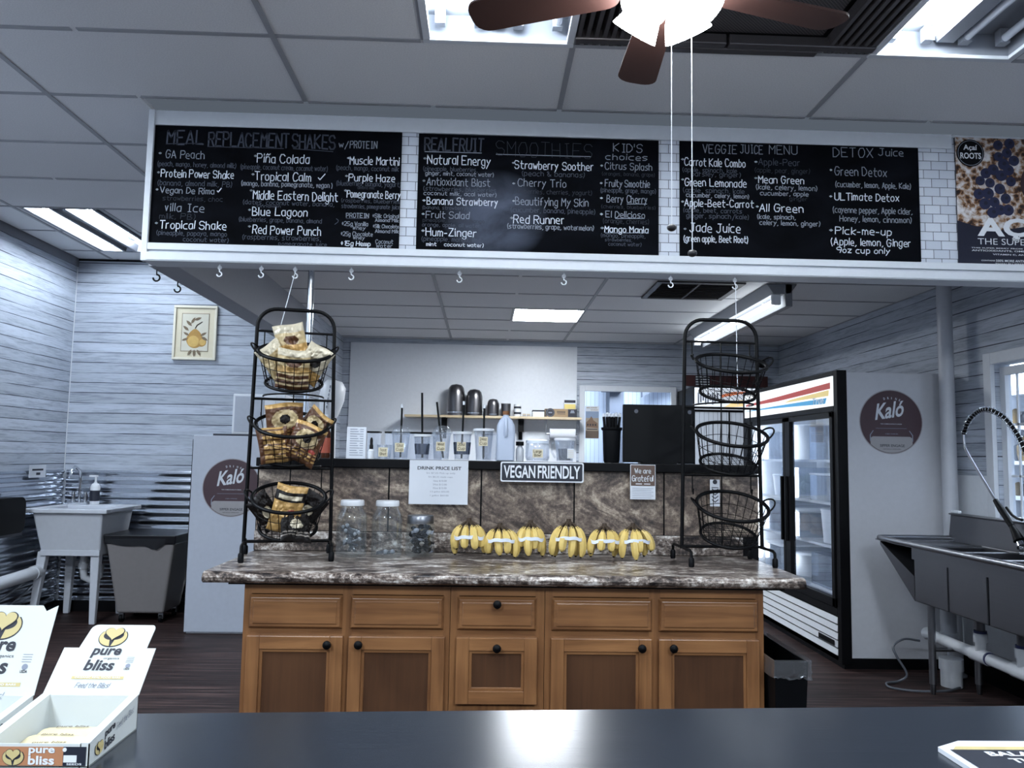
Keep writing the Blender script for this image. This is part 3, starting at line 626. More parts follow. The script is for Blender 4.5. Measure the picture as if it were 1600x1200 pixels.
# ================================================================== MENU BOARDS ON THE SOFFIT
CHALK = [
 ([('H', 'MEAL', -1.598, 2.882, 0.176, 0.069),('H', 'REPLACEMENT', -1.397, 2.876, 0.395, 0.071),('H', 'SHAKES', -0.985, 2.878, 0.212, 0.069),('M', 'w/', -0.753, 2.889, 0.046, 0.03),
   ('M', 'PROTEIN', -0.699, 2.887, 0.133, 0.036),('B', '*', -1.634, 2.827, 0.01, 0.009),('M', 'GA Peach', -1.602, 2.809, 0.188, 0.039),('D', '(peach, mango, honey, almond milk)', -1.641, 2.767, 0.384, 0.024),
   ('B', '*', -1.636, 2.73, 0.009, 0.008),('W', 'Protein Power Shake', -1.618, 2.712, 0.352, 0.038),('D', '(banana, almond milk, PB)', -1.636, 2.67, 0.364, 0.026),('B', '*', -1.638, 2.643, 0.008, 0.009),
   ('M', 'Vegan De Rima', -1.617, 2.631, 0.261, 0.03),('W', '~', -1.34, 2.641, 0.02, 0.021),('F', 'strawberries, choc', -1.603, 2.595, 0.289, 0.022),('M', 'villa Ice', -1.588, 2.54, 0.187, 0.039),
   ('F', 'milk, PB)', -1.614, 2.502, 0.171, 0.027),('B', '*', -1.633, 2.474, 0.01, 0.009),('W', 'Tropical Shake', -1.611, 2.454, 0.321, 0.039),('D', '(pineapple, papaya, mango', -1.626, 2.421, 0.341, 0.022),
   ('D', 'coconut water)', -1.494, 2.391, 0.219, 0.021),('B', '*', -1.168, 2.827, 0.01, 0.009),('W', 'Pi^a Colada', -1.153, 2.799, 0.254, 0.044),('D', '(pineapple, coconut cream, coconut water)', -1.235, 2.764, 0.428, 0.025),
   ('B', '*', -1.176, 2.733, 0.01, 0.009),('W', 'Tropical Calm', -1.16, 2.709, 0.273, 0.042),('W', '~', -0.85, 2.72, 0.033, 0.031),('M', '(mango, banana, pomegranate, vegan )', -1.227, 2.68, 0.448, 0.024),
   ('B', '*', -1.181, 2.651, 0.01, 0.009),('W', 'Middle Eastern Delight', -1.164, 2.612, 0.413, 0.043),('D', '(dates, coconut water, banana,', -1.215, 2.586, 0.448, 0.022),('D', 'cinnamon', -1.144, 2.572, 0.114, 0.014),
   ('B', '*', -1.184, 2.553, 0.009, 0.009),('W', 'Blue Lagoon', -1.165, 2.531, 0.268, 0.041),('D', '(blueberries, grape, banana, almond', -1.231, 2.499, 0.405, 0.022),('D', ')', -0.759, 2.5, 0.012, 0.025),
   ('B', '*', -1.181, 2.47, 0.01, 0.008),('W', 'Red Power Punch', -1.159, 2.438, 0.332, 0.042),('D', '(raspberries, strawberries,', -1.21, 2.41, 0.384, 0.024),('D', 'pomegranate juice', -1.03, 2.383, 0.234, 0.018),
   ('B', '*', -0.709, 2.83, 0.01, 0.009),('W', 'Muscle Martini', -0.696, 2.804, 0.244, 0.039),('D', '(peach, mango, coconut milk', -0.765, 2.773, 0.311, 0.024),('B', '*', -0.716, 2.738, 0.01, 0.009),
   ('W', 'Purple Haze', -0.699, 2.718, 0.226, 0.036),('D', '(blueberries, banana, yogurt)', -0.762, 2.694, 0.319, 0.024),('F', 'almond milk', -0.654, 2.678, 0.083, 0.016),('B', '*', -0.718, 2.664, 0.01, 0.009),
   ('W', 'Pomegranate Berry', -0.706, 2.634, 0.263, 0.036),('D', '(raspberries, blueberries', -0.734, 2.609, 0.289, 0.019),('D', 'strawberries, pomegranate juice', -0.729, 2.58, 0.285, 0.021),('M', 'PROTEIN', -0.705, 2.532, 0.11, 0.022),
   ('M', '*Silk Original', -0.575, 2.535, 0.128, 0.019),('M', 'Almond Milk', -0.562, 2.515, 0.116, 0.016),('M', '*25g Vanilla', -0.724, 2.491, 0.126, 0.02),('M', 'Whey', -0.672, 2.472, 0.062, 0.018),
   ('M', '*Silk Chocolate', -0.571, 2.483, 0.126, 0.018),('M', 'Almond Milk', -0.56, 2.459, 0.116, 0.017),('M', '*25g Chocolate', -0.727, 2.44, 0.153, 0.02),('M', 'Whey', -0.668, 2.423, 0.056, 0.017),
   ('W', '*15g Hemp', -0.725, 2.391, 0.143, 0.022),('M', 'Coconut', -0.556, 2.405, 0.084, 0.019),('M', 'Water', -0.553, 2.385, 0.078, 0.017)],
   [(-1.602, 2.88, -1.425, 2.888), (-1.395, 2.872, -1.026, 2.873), (-0.98, 2.874, -0.781, 2.865), (-0.705, 2.527, -0.595, 2.53)]),
 ([('H', 'REAL', -0.328, 2.886, 0.128, 0.064),('H', 'FRUIT', -0.186, 2.886, 0.149, 0.066),('F', 'SMOOTHIES', 0.03, 2.869, 0.48, 0.074),('M', "KID'S", 0.62, 2.908, 0.145, 0.042),
   ('M', 'choices', 0.582, 2.866, 0.209, 0.03),('B', '*', -0.331, 2.839, 0.011, 0.01),('W', 'Natural Energy', -0.312, 2.817, 0.312, 0.045),('D', '(pineapple, blueberries,', -0.334, 2.782, 0.272, 0.022),
   ('M', 'ginger, mint, coconut water)', -0.321, 2.76, 0.339, 0.02),('B', '*', -0.332, 2.725, 0.009, 0.009),('M', 'Antioxidant Blast', -0.313, 2.708, 0.315, 0.038),('D', '(strawberries, blueberries', -0.331, 2.68, 0.363, 0.021),
   ('M', 'coconut milk, acai water)', -0.326, 2.658, 0.36, 0.019),('B', '*', -0.33, 2.624, 0.011, 0.01),('W', 'Banana Strawberry', -0.31, 2.611, 0.352, 0.036),('D', '(banana, strawberry)', -0.333, 2.586, 0.225, 0.017),
   ('B', '*', -0.332, 2.556, 0.01, 0.008),('M', 'Fruit Salad', -0.313, 2.541, 0.214, 0.034),('F', 'pineapple, banana, mango', -0.327, 2.522, 0.304, 0.017),('D', 'orange, apple, all water', -0.33, 2.498, 0.284, 0.018),
   ('B', '*', -0.331, 2.47, 0.011, 0.011),('W', 'Hum-Zinger', -0.311, 2.451, 0.247, 0.039),('D', '(pineapple, mango, lime,', -0.333, 2.425, 0.303, 0.022),('W', 'mint    coconut water)', -0.307, 2.4, 0.282, 0.017),
   ('B', '*', 0.112, 2.831, 0.008, 0.007),('W', 'Strawberry Soother', 0.124, 2.806, 0.393, 0.04),('D', '(peach & bananas)', 0.157, 2.77, 0.318, 0.025),('B', '*', 0.115, 2.724, 0.01, 0.009),
   ('M', 'Cherry Trio', 0.141, 2.716, 0.24, 0.038),('F', '(blueberries, cherries, yogurt)', 0.108, 2.679, 0.404, 0.023),('B', '*', 0.117, 2.635, 0.008, 0.008),('M', 'Beautifying My Skin', 0.131, 2.62, 0.364, 0.039),
   ('D', '(cucumber, banana, pineapple)', 0.105, 2.583, 0.424, 0.024),('B', '*', 0.107, 2.547, 0.011, 0.01),('W', 'Red Runner', 0.123, 2.527, 0.251, 0.041),('M', '(strawberries, grape, watermelon)', 0.09, 2.499, 0.433, 0.024),
   ('B', '*', 0.557, 2.829, 0.009, 0.009),('M', 'Citrus Splash', 0.579, 2.816, 0.237, 0.035),('F', '(oranges, banana, grape)', 0.562, 2.784, 0.267, 0.019),('B', '*', 0.555, 2.739, 0.009, 0.008),
   ('M', 'Fruity Smoothie', 0.579, 2.727, 0.225, 0.035),('D', '(pineapple, grape, mango)', 0.554, 2.697, 0.281, 0.023),('B', '*', 0.556, 2.662, 0.01, 0.008),('M', 'Berry Cherry', 0.588, 2.646, 0.203, 0.036),
   ('F', '(cherries, blueberries)', 0.559, 2.615, 0.275, 0.017),('B', '*', 0.556, 2.578, 0.011, 0.011),('M', 'El Delicioso', 0.584, 2.569, 0.195, 0.031),('F', '(orange, cherries)', 0.568, 2.539, 0.232, 0.024),
   ('B', '*', 0.56, 2.508, 0.012, 0.01),('W', 'Mango Mania', 0.579, 2.493, 0.217, 0.031),('D', '(mango, pineapple,', 0.557, 2.467, 0.226, 0.02),('D', 'strawberries,', 0.581, 2.447, 0.135, 0.015),
   ('D', 'coconut water)', 0.598, 2.425, 0.164, 0.017)],
   [(-0.328, 2.879, -0.043, 2.88), (0.029, 2.876, 0.506, 2.878), (0.69, 2.639, 0.791, 2.642), (0.631, 2.563, 0.779, 2.567), (0.581, 2.488, 0.796, 2.494)]),
 ([('M', 'VEGGIE', 1.076, 2.916, 0.172, 0.044),('M', 'JUICE', 1.267, 2.92, 0.114, 0.044),('M', 'MENU', 1.416, 2.92, 0.142, 0.044),('M', 'DETOX', 1.744, 2.915, 0.204, 0.048),
   ('M', 'Juice', 1.979, 2.928, 0.126, 0.037),('B', '*', 0.966, 2.874, 0.011, 0.009),('W', 'Carrot Kale Combo', 0.982, 2.847, 0.308, 0.04),('D', '(apple, spinach, kale', 0.969, 2.815, 0.278, 0.023),
   ('D', 'parsley, ginger)', 1.016, 2.794, 0.25, 0.023),('B', '*', 0.966, 2.77, 0.01, 0.008),('W', 'Green Lemonade', 0.982, 2.742, 0.312, 0.039),('D', '(apple, spinach, kale', 0.971, 2.709, 0.314, 0.024),
   ('M', 'cucumber, celery, lemon)', 0.99, 2.685, 0.318, 0.021),('B', '*', 0.966, 2.655, 0.01, 0.009),('W', 'Apple-Beet-Carrot', 0.981, 2.637, 0.35, 0.036),('D', '(apple, beet, carrots', 0.971, 2.607, 0.3, 0.022),
   ('D', 'ginger, spinach/kale)', 0.99, 2.578, 0.316, 0.023),('B', '*', 0.978, 2.516, 0.01, 0.008),('W', 'Jade Juice', 1.006, 2.506, 0.255, 0.045),('W', '(green apple, Beet Root)', 0.974, 2.456, 0.326, 0.032),
   ('B', '*', 1.34, 2.873, 0.011, 0.007),('D', 'Apple-Pear', 1.359, 2.862, 0.211, 0.033),('F', '(apple, pear, ginger)', 1.337, 2.823, 0.284, 0.024),('B', '*', 1.339, 2.788, 0.011, 0.008),
   ('W', 'Mean Green', 1.358, 2.767, 0.232, 0.037),('M', '(kale, celery, lemon)', 1.342, 2.735, 0.315, 0.025),('M', 'cucumber, apple', 1.366, 2.705, 0.245, 0.021),('F', 'ginger', 1.516, 2.681, 0.09, 0.019),
   ('B', '*', 1.345, 2.64, 0.01, 0.009),('W', 'All Green', 1.361, 2.62, 0.223, 0.039),('M', '(kale, spinach,', 1.347, 2.583, 0.197, 0.022),('M', 'celery, lemon, ginger)', 1.361, 2.552, 0.307, 0.023),
   ('B', '*', 1.726, 2.841, 0.009, 0.009),('M', 'Green Detox', 1.751, 2.819, 0.266, 0.044),('M', '(cucumber, lemon, Apple, Kale)', 1.75, 2.759, 0.39, 0.028),('B', '*', 1.722, 2.703, 0.01, 0.01),
   ('W', 'ULTimate Detox', 1.748, 2.691, 0.329, 0.037),('M', '(cayenne pepper, Apple cider,', 1.734, 2.626, 0.411, 0.03),('M', 'Honey, lemon, cinnamon)', 1.772, 2.581, 0.367, 0.029),('B', '*', 1.718, 2.527, 0.014, 0.012),
   ('W', 'Pick-me-up', 1.747, 2.514, 0.286, 0.036),('W', '(Apple, lemon, Ginger', 1.72, 2.458, 0.411, 0.036),('W', '9oz cup only', 1.751, 2.419, 0.271, 0.028)],
   []),
]

def menu(k, name, label, x0, x1, z0, z1, smear=None):
    t = MB().box(x0, x1, SY-.0085, SY-.001, z0, z1).build(name, board_mat('blackboard_%s' % 'abc'[k], smear))
    tag(t, label, 'menu board', 'chalk menu boards on the soffit')
    mb = MB(); its, und = CHALK[k]; y = SY-.0088
    th = {'W': .0042, 'M': .0036, 'D': .0027, 'F': .0026, 'H': .0078, 'B': .006}; mi = {'W': 0, 'M': 1, 'D': 2, 'H': 3, 'F': 4, 'B': 0}
    for c, txt, x, z, wd, cap in its:
        hand(mb, txt, (x, y, z), X_, Z_, wd, cap, th[c] if cap > .02 else th[c]*.8, mi[c])
    for xa, za, xb, zb in und:
        d = Vector((xb-xa, 0, zb-za)); L = d.length; d.normalize(); n = Vector((-d.z, 0, d.x))*.0016; a = Vector((xa, y, za)); b = Vector((xb, y, zb))
        mb.add([a+n, a-n, b-n, b+n], [(0, 1, 2, 3)], 1 if k == 1 else 3)
    mb.build('chalk_lettering', [M['chalk_W'], M['chalk_M'], M['chalk_D'], M['chalk_H'], M['chalk_F']], t)
menu(0, 'menu_board', 'chalkboard listing meal replacement shakes on the soffit', -1.662, -.442, 2.382, 2.974)
menu(1, 'menu_board', 'chalkboard listing real fruit smoothies with a wiped chalk smear', -.358, .850, 2.381, 2.972, (.03, 2.56, .27, .24))
menu(2, 'menu_board', 'chalkboard listing veggie juice and detox juice', .957, 2.185, 2.383, 2.975)
# fruit poster at the right end of the soffit
def poster_mat():
    m, nt, b = nm('acai_poster_photo'); vec, x, y, z = objxyz(nt)
    q = comb(nt, x, 0, z)
    v1 = N(nt, 'ShaderNodeTexVoronoi'); v1.inputs['Scale'].default_value = 34; nt.links.new(q, v1.inputs['Vector'])
    n1 = noise(nt, q, 16, 6, .75, .8); n2 = noise(nt, q, 90, 4, .7)
    f = mathn(nt, 'ADD', mathn(nt, 'MULTIPLY', v1.outputs[0], .35), mathn(nt, 'MULTIPLY_ADD', n1, .75, mathn(nt, 'MULTIPLY', n2, .25)))
    gran = ramp(nt, f, [(.50, lin((22, 15, 18))), (.60, lin((72, 46, 32))), (.66, lin((140, 104, 70))), (.73, lin((176, 166, 160))), (.85, lin((206, 204, 206)))])
    nt.links.new(gran, b.inputs['Base Color']); b.inputs['Roughness'].default_value = .4; return m
t = thing('poster', 'dark blue poster of a berry bowl right of the veggie juice board', 'poster', (2.68, SY-.012, 2.355))
PX0, PX1, PZ0, PZ1 = 2.376, 2.99, 2.352, 3.036
y = SY-.0062
MB().box(PX0, PX1, y-.006, y, PZ0, PZ1).build('sheet', mat('poster_navy', (20, 22, 40), .4), t)
y -= .0066
MB().prism([(PX0, 2.60), (2.46, 2.575), (2.6, 2.555), (2.75, 2.58), (2.86, 2.63), (2.99, 2.74), (2.99, PZ1), (PX0, PZ1)], (0, y, 0), X_, Z_, .001).build('bowl_photo', poster_mat(), t)
bm_ = MB()
bm_.prism(disc(40, .13, 2.84, 2.80), (0, y-.0008, 0), X_, Z_, .001, 1)
rnd = random.Random(4)
for (bx, bz) in ((2.60, 3.0), (2.645, 2.96), (2.60, 2.94), (2.625, 2.90), (2.57, 2.87), (2.53, 2.85), (2.50, 2.81), (2.55, 2.80), (2.61, 2.84), (2.65, 2.87), (2.66, 2.81), (2.60, 2.77), (2.54, 2.745), (2.49, 2.74), (2.57, 2.70), (2.63, 2.72), (2.52, 2.69), (2.60, 2.66), (2.56, 2.645), (2.64, 2.66), (2.66, 3.01), (2.68, 2.92)):
    r = .024+rnd.random()*.006
    bm_.prism(disc(16, r, bx, bz), (0, y-.001-rnd.random()*.001, 0), X_, Z_, .001, 0)
    bm_.prism(disc(8, r*.35, bx+.004, bz+.004), (0, y-.0032, 0), X_, Z_, .0008, 2)
bm_.build('berries', [mat('blueberry', (32, 36, 66), .5), mat('acai_pulp', (52, 34, 40), .5), mat('berry_crown', (22, 24, 44), .5)], t)
lb = MB()
lb.prism(disc(40, .072, 2.452, 2.953), (0, y-.0042, 0), X_, Z_, .001, 0)
lb.prism([(a, b) for a, b in disc(40, .066, 2.452, 2.953)], (0, y-.0048, 0), X_, Z_, .0005, 1)
lb.prism([(a, b) for a, b in disc(40, .0635, 2.452, 2.953)], (0, y-.0052, 0), X_, Z_, .0005, 0)
printed(lb, 'Açaí', (2.415, y-.006, 2.962), X_, Z_, .072, .034, 2, .02)
printed(lb, 'ROOTS', (2.398, y-.006, 2.922), X_, Z_, .108, .032, 2, .02)
printed(lb, 'AÇAÍ', (2.475, y-.003, 2.500), X_, Z_, .44, .140, 2, .035)
printed(lb, 'THE SUPERFRUIT', (2.475, y-.003, 2.478), X_, Z_, .43, .032, 2, -.005)
for z, xa, xb, h, s in ((2.457, 2.44, 2.98, .006, 'THIS SUPER BERRY FROM THE AMAZON IS RICH IN'), (2.441, 2.442, 2.98, .010, 'ANTIOXIDANTS, OMEGAS, IRON, PROTEIN'), (2.423, 2.55, 2.80, .009, 'VITAMIN C, AND FIBER'), (2.392, 2.49, 2.56, .007, 'CONTAINS'), (2.390, 2.565, 2.80, .012, '500% MORE ANTIOXIDANTS'), (2.375, 2.56, 2.75, .009, 'THAN BLUEBERRIES')):
    printed(lb, s, (xa, y-.003, z), X_, Z_, xb-xa, h, 2, .01)
lb.build('lettering', [M['black'], M['ink_dim'], M['white']], t)
# hooks
def hook(x, y, z, dark, label, chain=0):
    mb = MB(); L = .024+chain; r = .017 if dark else .012
    mb.cyl((x, y, z-L), (x, y, z), .0034, n=8)
    pts = [(x, y, z-L)] + [(x+r*math.sin(a), y, z-L-r+r*math.cos(a)) for a in [PI*1.5*i/10 for i in range(1, 11)]]
    mb.tube(pts, .0046 if dark else .0036, 8)
    if not dark: mb.tube([(x+.008*math.cos(a), y, z-.016+.008*math.sin(a)) for a in [2*PI*i/12 for i in range(12)]], .003, 6, True)
    o = mb.build('ceiling_hook', M['black_metal'] if dark else M['white'], smooth=50, loc=(x, y, z))
    tag(o, label, 'hook', 'hooks under the menu soffit')
hook(-1.69, 4.08, 2.288, 1, 'black hook under the soffit, nearest its left front corner')
hook(-1.69, 4.36, 2.288, 1, 'black hook under the soffit side, just above the pear picture')
HK = [(-1.32, 'right of the black hooks'), (-1.117, 'second from the black hooks'), (-.951, 'that holds the string of the left basket rack'), (-.675, 'next right of the slim shiny post'), (-.14, 'below the gap beside the fruit smoothies board'), (.38, 'below the middle of the fruit smoothies board'), (.917, 'below the tiled gap left of the veggie board'), (1.242, 'that holds the string of the right basket rack')]
for x, s in HK: hook(x, SY+.02, 2.286, 0, 'small metal hook under the soffit '+s, .012)
for p0, p1, s in (((-.951, SY+.012, 2.245), (-.93, 3.60, 1.925), 'thin white string from the soffit hook to the left basket rack'), ((1.243, SY+.012, 2.25), (1.15, 3.60, 1.62), 'thin white string from the soffit hook to the right basket rack')):
    tag(MB().cyl(p0, p1, .0018, n=6).build('string', bpy.data.materials['white_cord'], loc=p1), s, 'string')

# ================================================================== SERVICE COUNTER
CFY, CBY, CT = 3.22, 3.87, .91            # cabinet face, backsplash plane, counter top height
def face_panel(mb, x0, x1, z0, z1, y, fw, raised):
    # frame-and-panel front: outer rails and stiles, a sunk (or raised) field
    if raised:
        mb.taper((x0, x1, z0, z1), (x0+.010, x1-.010, z0+.010, z1-.010), 0, .02, 0, Matrix(((1,0,0,0),(0,0,-1,y),(0,1,0,0),(0,0,0,1))))
        mb.taper((x0+.018, x1-.018, z0+.018, z1-.018), (x0+.024, x1-.024, z0+.024, z1-.024), .02, .0235, 0, Matrix(((1,0,0,0),(0,0,-1,y),(0,1,0,0),(0,0,0,1))))
    else:
        for q in ((x0, x0+fw, z0, z1), (x1-fw, x1, z0, z1)): mb.box(q[0], q[1], y-.02, y, q[2], q[3], 0)
        for q in ((x0+fw, x1-fw, z0, z0+fw), (x0+fw, x1-fw, z1-fw, z1)): mb.box(q[0], q[1], y-.0195, y, q[2], q[3], 1)
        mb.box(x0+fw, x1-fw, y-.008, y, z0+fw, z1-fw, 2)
        d = .012
        for q in ((x0+fw, x0+fw+d, z0+fw, z1-fw), (x1-fw-d, x1-fw, z0+fw, z1-fw)): mb.box(q[0], q[1], y-.014, y, q[2], q[3], 0)
        for q in ((x0+fw, x1-fw, z0+fw, z0+fw+d), (x0+fw, x1-fw, z1-fw-d, z1-fw)): mb.box(q[0], q[1], y-.0138, y, q[2], q[3], 1)
def knob(parent, x, y, z):
    Mx = Matrix(((1,0,0,x),(0,0,-1,y),(0,1,0,z),(0,0,0,1)))
    MB().lathe([(.007, 0), (.0065, .010), (.013, .014), (.0165, .020), (.0155, .027), (.008, .031), (.0005, .032)], (0,0,0), 20, M=Mx).build('knob', M['black_metal'], parent, smooth=50)
def cabinet(label, x0, x1, drawers, doors):
    t = thing('base_cabinet', label, 'cabinet', ((x0+x1)/2, CFY+.3, 0), 0, 'wooden base cabinets of the service counter')
    cb = MB()
    cb.box(x0, x0+.018, CFY+.02, CBY-.02, .1, .858).box(x1-.018, x1, CFY+.02, CBY-.02, .1, .858).box(x0, x1, CBY-.03, CBY-.02, .1, .858).box(x0, x1, CFY+.02, CBY-.03, .1, .118)
    fx = [x0] + [v for d in doors for v in (d[0]+.008, d[1]-.008)] + [x1]
    for a, b in zip(fx[::2], fx[1::2]): cb.box(a, b, CFY, CFY+.02, .1, .858)
    cb.box(x0+.02, x1-.02, CFY+.001, CFY+.02, .82, .857, 1).box(x0+.02, x1-.02, CFY+.001, CFY+.02, .655, .70, 1).box(x0+.02, x1-.02, CFY+.001, CFY+.02, .1, .14, 1)
    if doors[0][4] > .3: cb.box(x0, x1, CFY+.002, CFY+.02, .1, doors[0][4]-.004)
    cb.box(x0, x1, CFY+.07, CFY+.085, 0, .1)
    cb.build('body', [M['wood_z'], M['wood_x']], t)
    for d in drawers:
        mb = MB(); face_panel(mb, d[0], d[1], .688, .818, CFY, .03, True)
        o = mb.build('drawer', M['wood_x'], t, bevel=.002)
        if d[2]: knob(o, (d[0]+d[1])/2, CFY-.022, .794)
    for d in doors:
        mb = MB(); face_panel(mb, d[0], d[1], d[4], .662, CFY, .05, False)
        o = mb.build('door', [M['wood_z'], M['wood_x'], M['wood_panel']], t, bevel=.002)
        knob(o, d[2], CFY-.02, d[3])
cabinet('left two door wooden base cabinet under the left basket rack', -.925, -.122, [(-.904, -.540, 0), (-.512, -.145, 0)], [(-.904, -.534, -.591, .634, .13), (-.512, -.140, -.471, .635, .13)])
cabinet('narrow middle wooden base cabinet with a knob on its drawer', -.120, .250, [(-.094, .219, 1)], [(-.094, .222, .064, .626, .41)])
cabinet('right two door wooden base cabinet beside the black trash bin', .252, 1.124, [(.277, .678, 0), (.702, 1.102, 0)], [(.277, .673, .631, .631, .13), (.702, 1.100, .755, .632, .13)])
# countertop with rounded front edge
mb = MB(); pf = [(3.87, CT), (3.175, CT), (3.158, CT-.006), (3.150, CT-.02), (3.152, CT-.034), (3.165, CT-.042), (3.87, CT-.042)]
mb.prism([(y, z) for y, z in pf], (1.272, 0, 0), Y_, Z_, 2.342)
tag(mb.build('countertop', M['granite'], bevel=.004, loc=(.1, 3.5, .868)), 'speckled brown granite look countertop on the wooden cabinets', 'countertop')
tag(MB().box(-.98, 1.2, 3.19, CBY-.03, .8585, .8675).build('build_up_strip', M['black'], loc=(.1, 3.5, .8585)), 'dark strip between the granite countertop and the cabinets', 'strip')
# backsplash panels and lip
t = thing('backsplash', 'brown slate look backsplash panels below the black ledge', 'backsplash', (.13, CBY, CT))
sx = [-1.075, -.451, -.011, .436, .870, 1.331]
for a, b in zip(sx, sx[1:]):
    MB().box(a+.004, b-.004, CBY-.008, CBY+.01, CT+.095, 1.302).build('panel', M['slate'], t)
MB().box(-1.075, 1.331, CBY-.003, CBY+.06, CT-.04, 1.302).build('backing', M['black'], t)
tag(MB().box(-1.075, 1.25, CBY-.02, CBY-.0035, CT+.001, CT+.092).build('splash_lip', M['granite'], bevel=.004, loc=(.1, CBY, CT)), 'granite look upstand strip along the back of the countertop', 'upstand')
tag(MB().box(-1.075, 1.331, 3.83, 4.14, 1.304, 1.345).build('ledge', M['black'], bevel=.004, loc=(.1, 4, 1.304)), 'long black ledge above the slate backsplash carrying cups and jars', 'ledge')
struct(MB().box(-1.07, 1.325, CBY+.062, CBY+.14, 0, 1.302).build('wall_counter_back', M['wall_plain']))

# papers taped to the ledge
def sheet(name, label, cat, x0, x1, z0, z1, y=3.822, m='paper', th=.0015):
    t = thing(name, label, cat, ((x0+x1)/2, y, z0)); MB().box(x0, x1, y, y+th, z0, z1).build('sheet', M[m], t); return t
t = sheet('price_list', 'white drink price list sheet taped under the ledge', 'paper sign', -.352, -.074, 1.138, 1.345)
tb = MB(); y = 3.8215
printed(tb, 'DRINK PRICE LIST', (-.314, y, 1.300), X_, Z_, .207, .016, 0, .02)
for z, xa, xb, s in ((1.279, -.272, -.135, 'Sm $7.25 Pick up only'), (1.261, -.262, -.148, 'Sm $6.25 made cups'), (1.243, -.238, -.175, '16oz $10.00'), (1.226, -.24, -.174, '24oz $12.00'), (1.209, -.24, -.175, '32oz $15.00'), (1.192, -.252, -.163, '1/2 gallon $32.00'), (1.174, -.252, -.165, '1 gallon $60.00')):
    printed(tb, s, (xa, y, z), X_, Z_, xb-xa, .0095, 1)
tb.build('lettering', [M['ink'], M['ink_dim']], t)
t = thing('vegan_sign', 'black and white plate on the ledge reading VEGAN FRIENDLY', 'sign', (.277, 3.822, 1.252))
tb = MB(); tb.prism(rrect(.079, .475, 1.250, 1.344, .009), (0, 3.816, 0), X_, Z_, .006, 0); tb.build('plate', M['white'], t)
tb = MB(); tb.prism(rrect(.085, .469, 1.256, 1.338, .007), (0, 3.8155, 0), X_, Z_, .0008, 0); tb.build('field', M['navy'], t)
tb = MB(); printed(tb, 'VEGAN', (.094, 3.8145, 1.268), X_, Z_, .150, .060, 0, .02); printed(tb, 'FRIENDLY', (.256, 3.8145, 1.268), X_, Z_, .202, .060, 0, .02)
tb.build('lettering', M['white'], t)
t = sheet('flyer', 'small brown and white flyer taped under the ledge right of the vegan plate', 'flyer', .699, .820, 1.176, 1.341)
MB().box(.702, .817, 3.8208, 3.822, 1.240, 1.338).build('header', mat('flyer_brown', (88, 70, 62), .6), t)
tb = MB(); hand(tb, 'We are', (.722, 3.8202, 1.300), X_, Z_, .075, .022, .004); hand(tb, 'Grateful', (.708, 3.8202, 1.262), X_, Z_, .10, .026, .004)
tb.box(.725, .755, 3.8202, 3.8205, 1.247, 1.251).box(.765, .795, 3.8202, 3.8205, 1.247, 1.251); tb.build('lettering', M['white'], t)
tb = MB()
for k in range(6): tb.box(.708, .81-.01*(k % 2), 3.8202, 3.8205, 1.228-k*.009, 1.2295-k*.009)
tb.build('text_lines', M['ink_dim'], t)
t = sheet('utensil_tag', 'narrow white tag with dark arrow marks behind the right wire baskets', 'tag', 1.083, 1.130, 1.148, 1.275)
tb = MB()
for k in range(4):
    z = 1.166+k*.017
    for s in (-1, 1): tb.prism([(1.1065, z), (1.1065+s*.016, z+.012), (1.1065+s*.016, z+.017), (1.1065, z+.005)][::s], (0, 3.8205, 0), X_, Z_, .0005)
tb.prism(disc(12, .011, 1.1065, 1.264), (0, 3.8205, 0), X_, Z_, .0005); tb.box(1.09, 1.123, 3.8202, 3.8208, 1.236, 1.239)
tb.build('print', M['ink'], t)

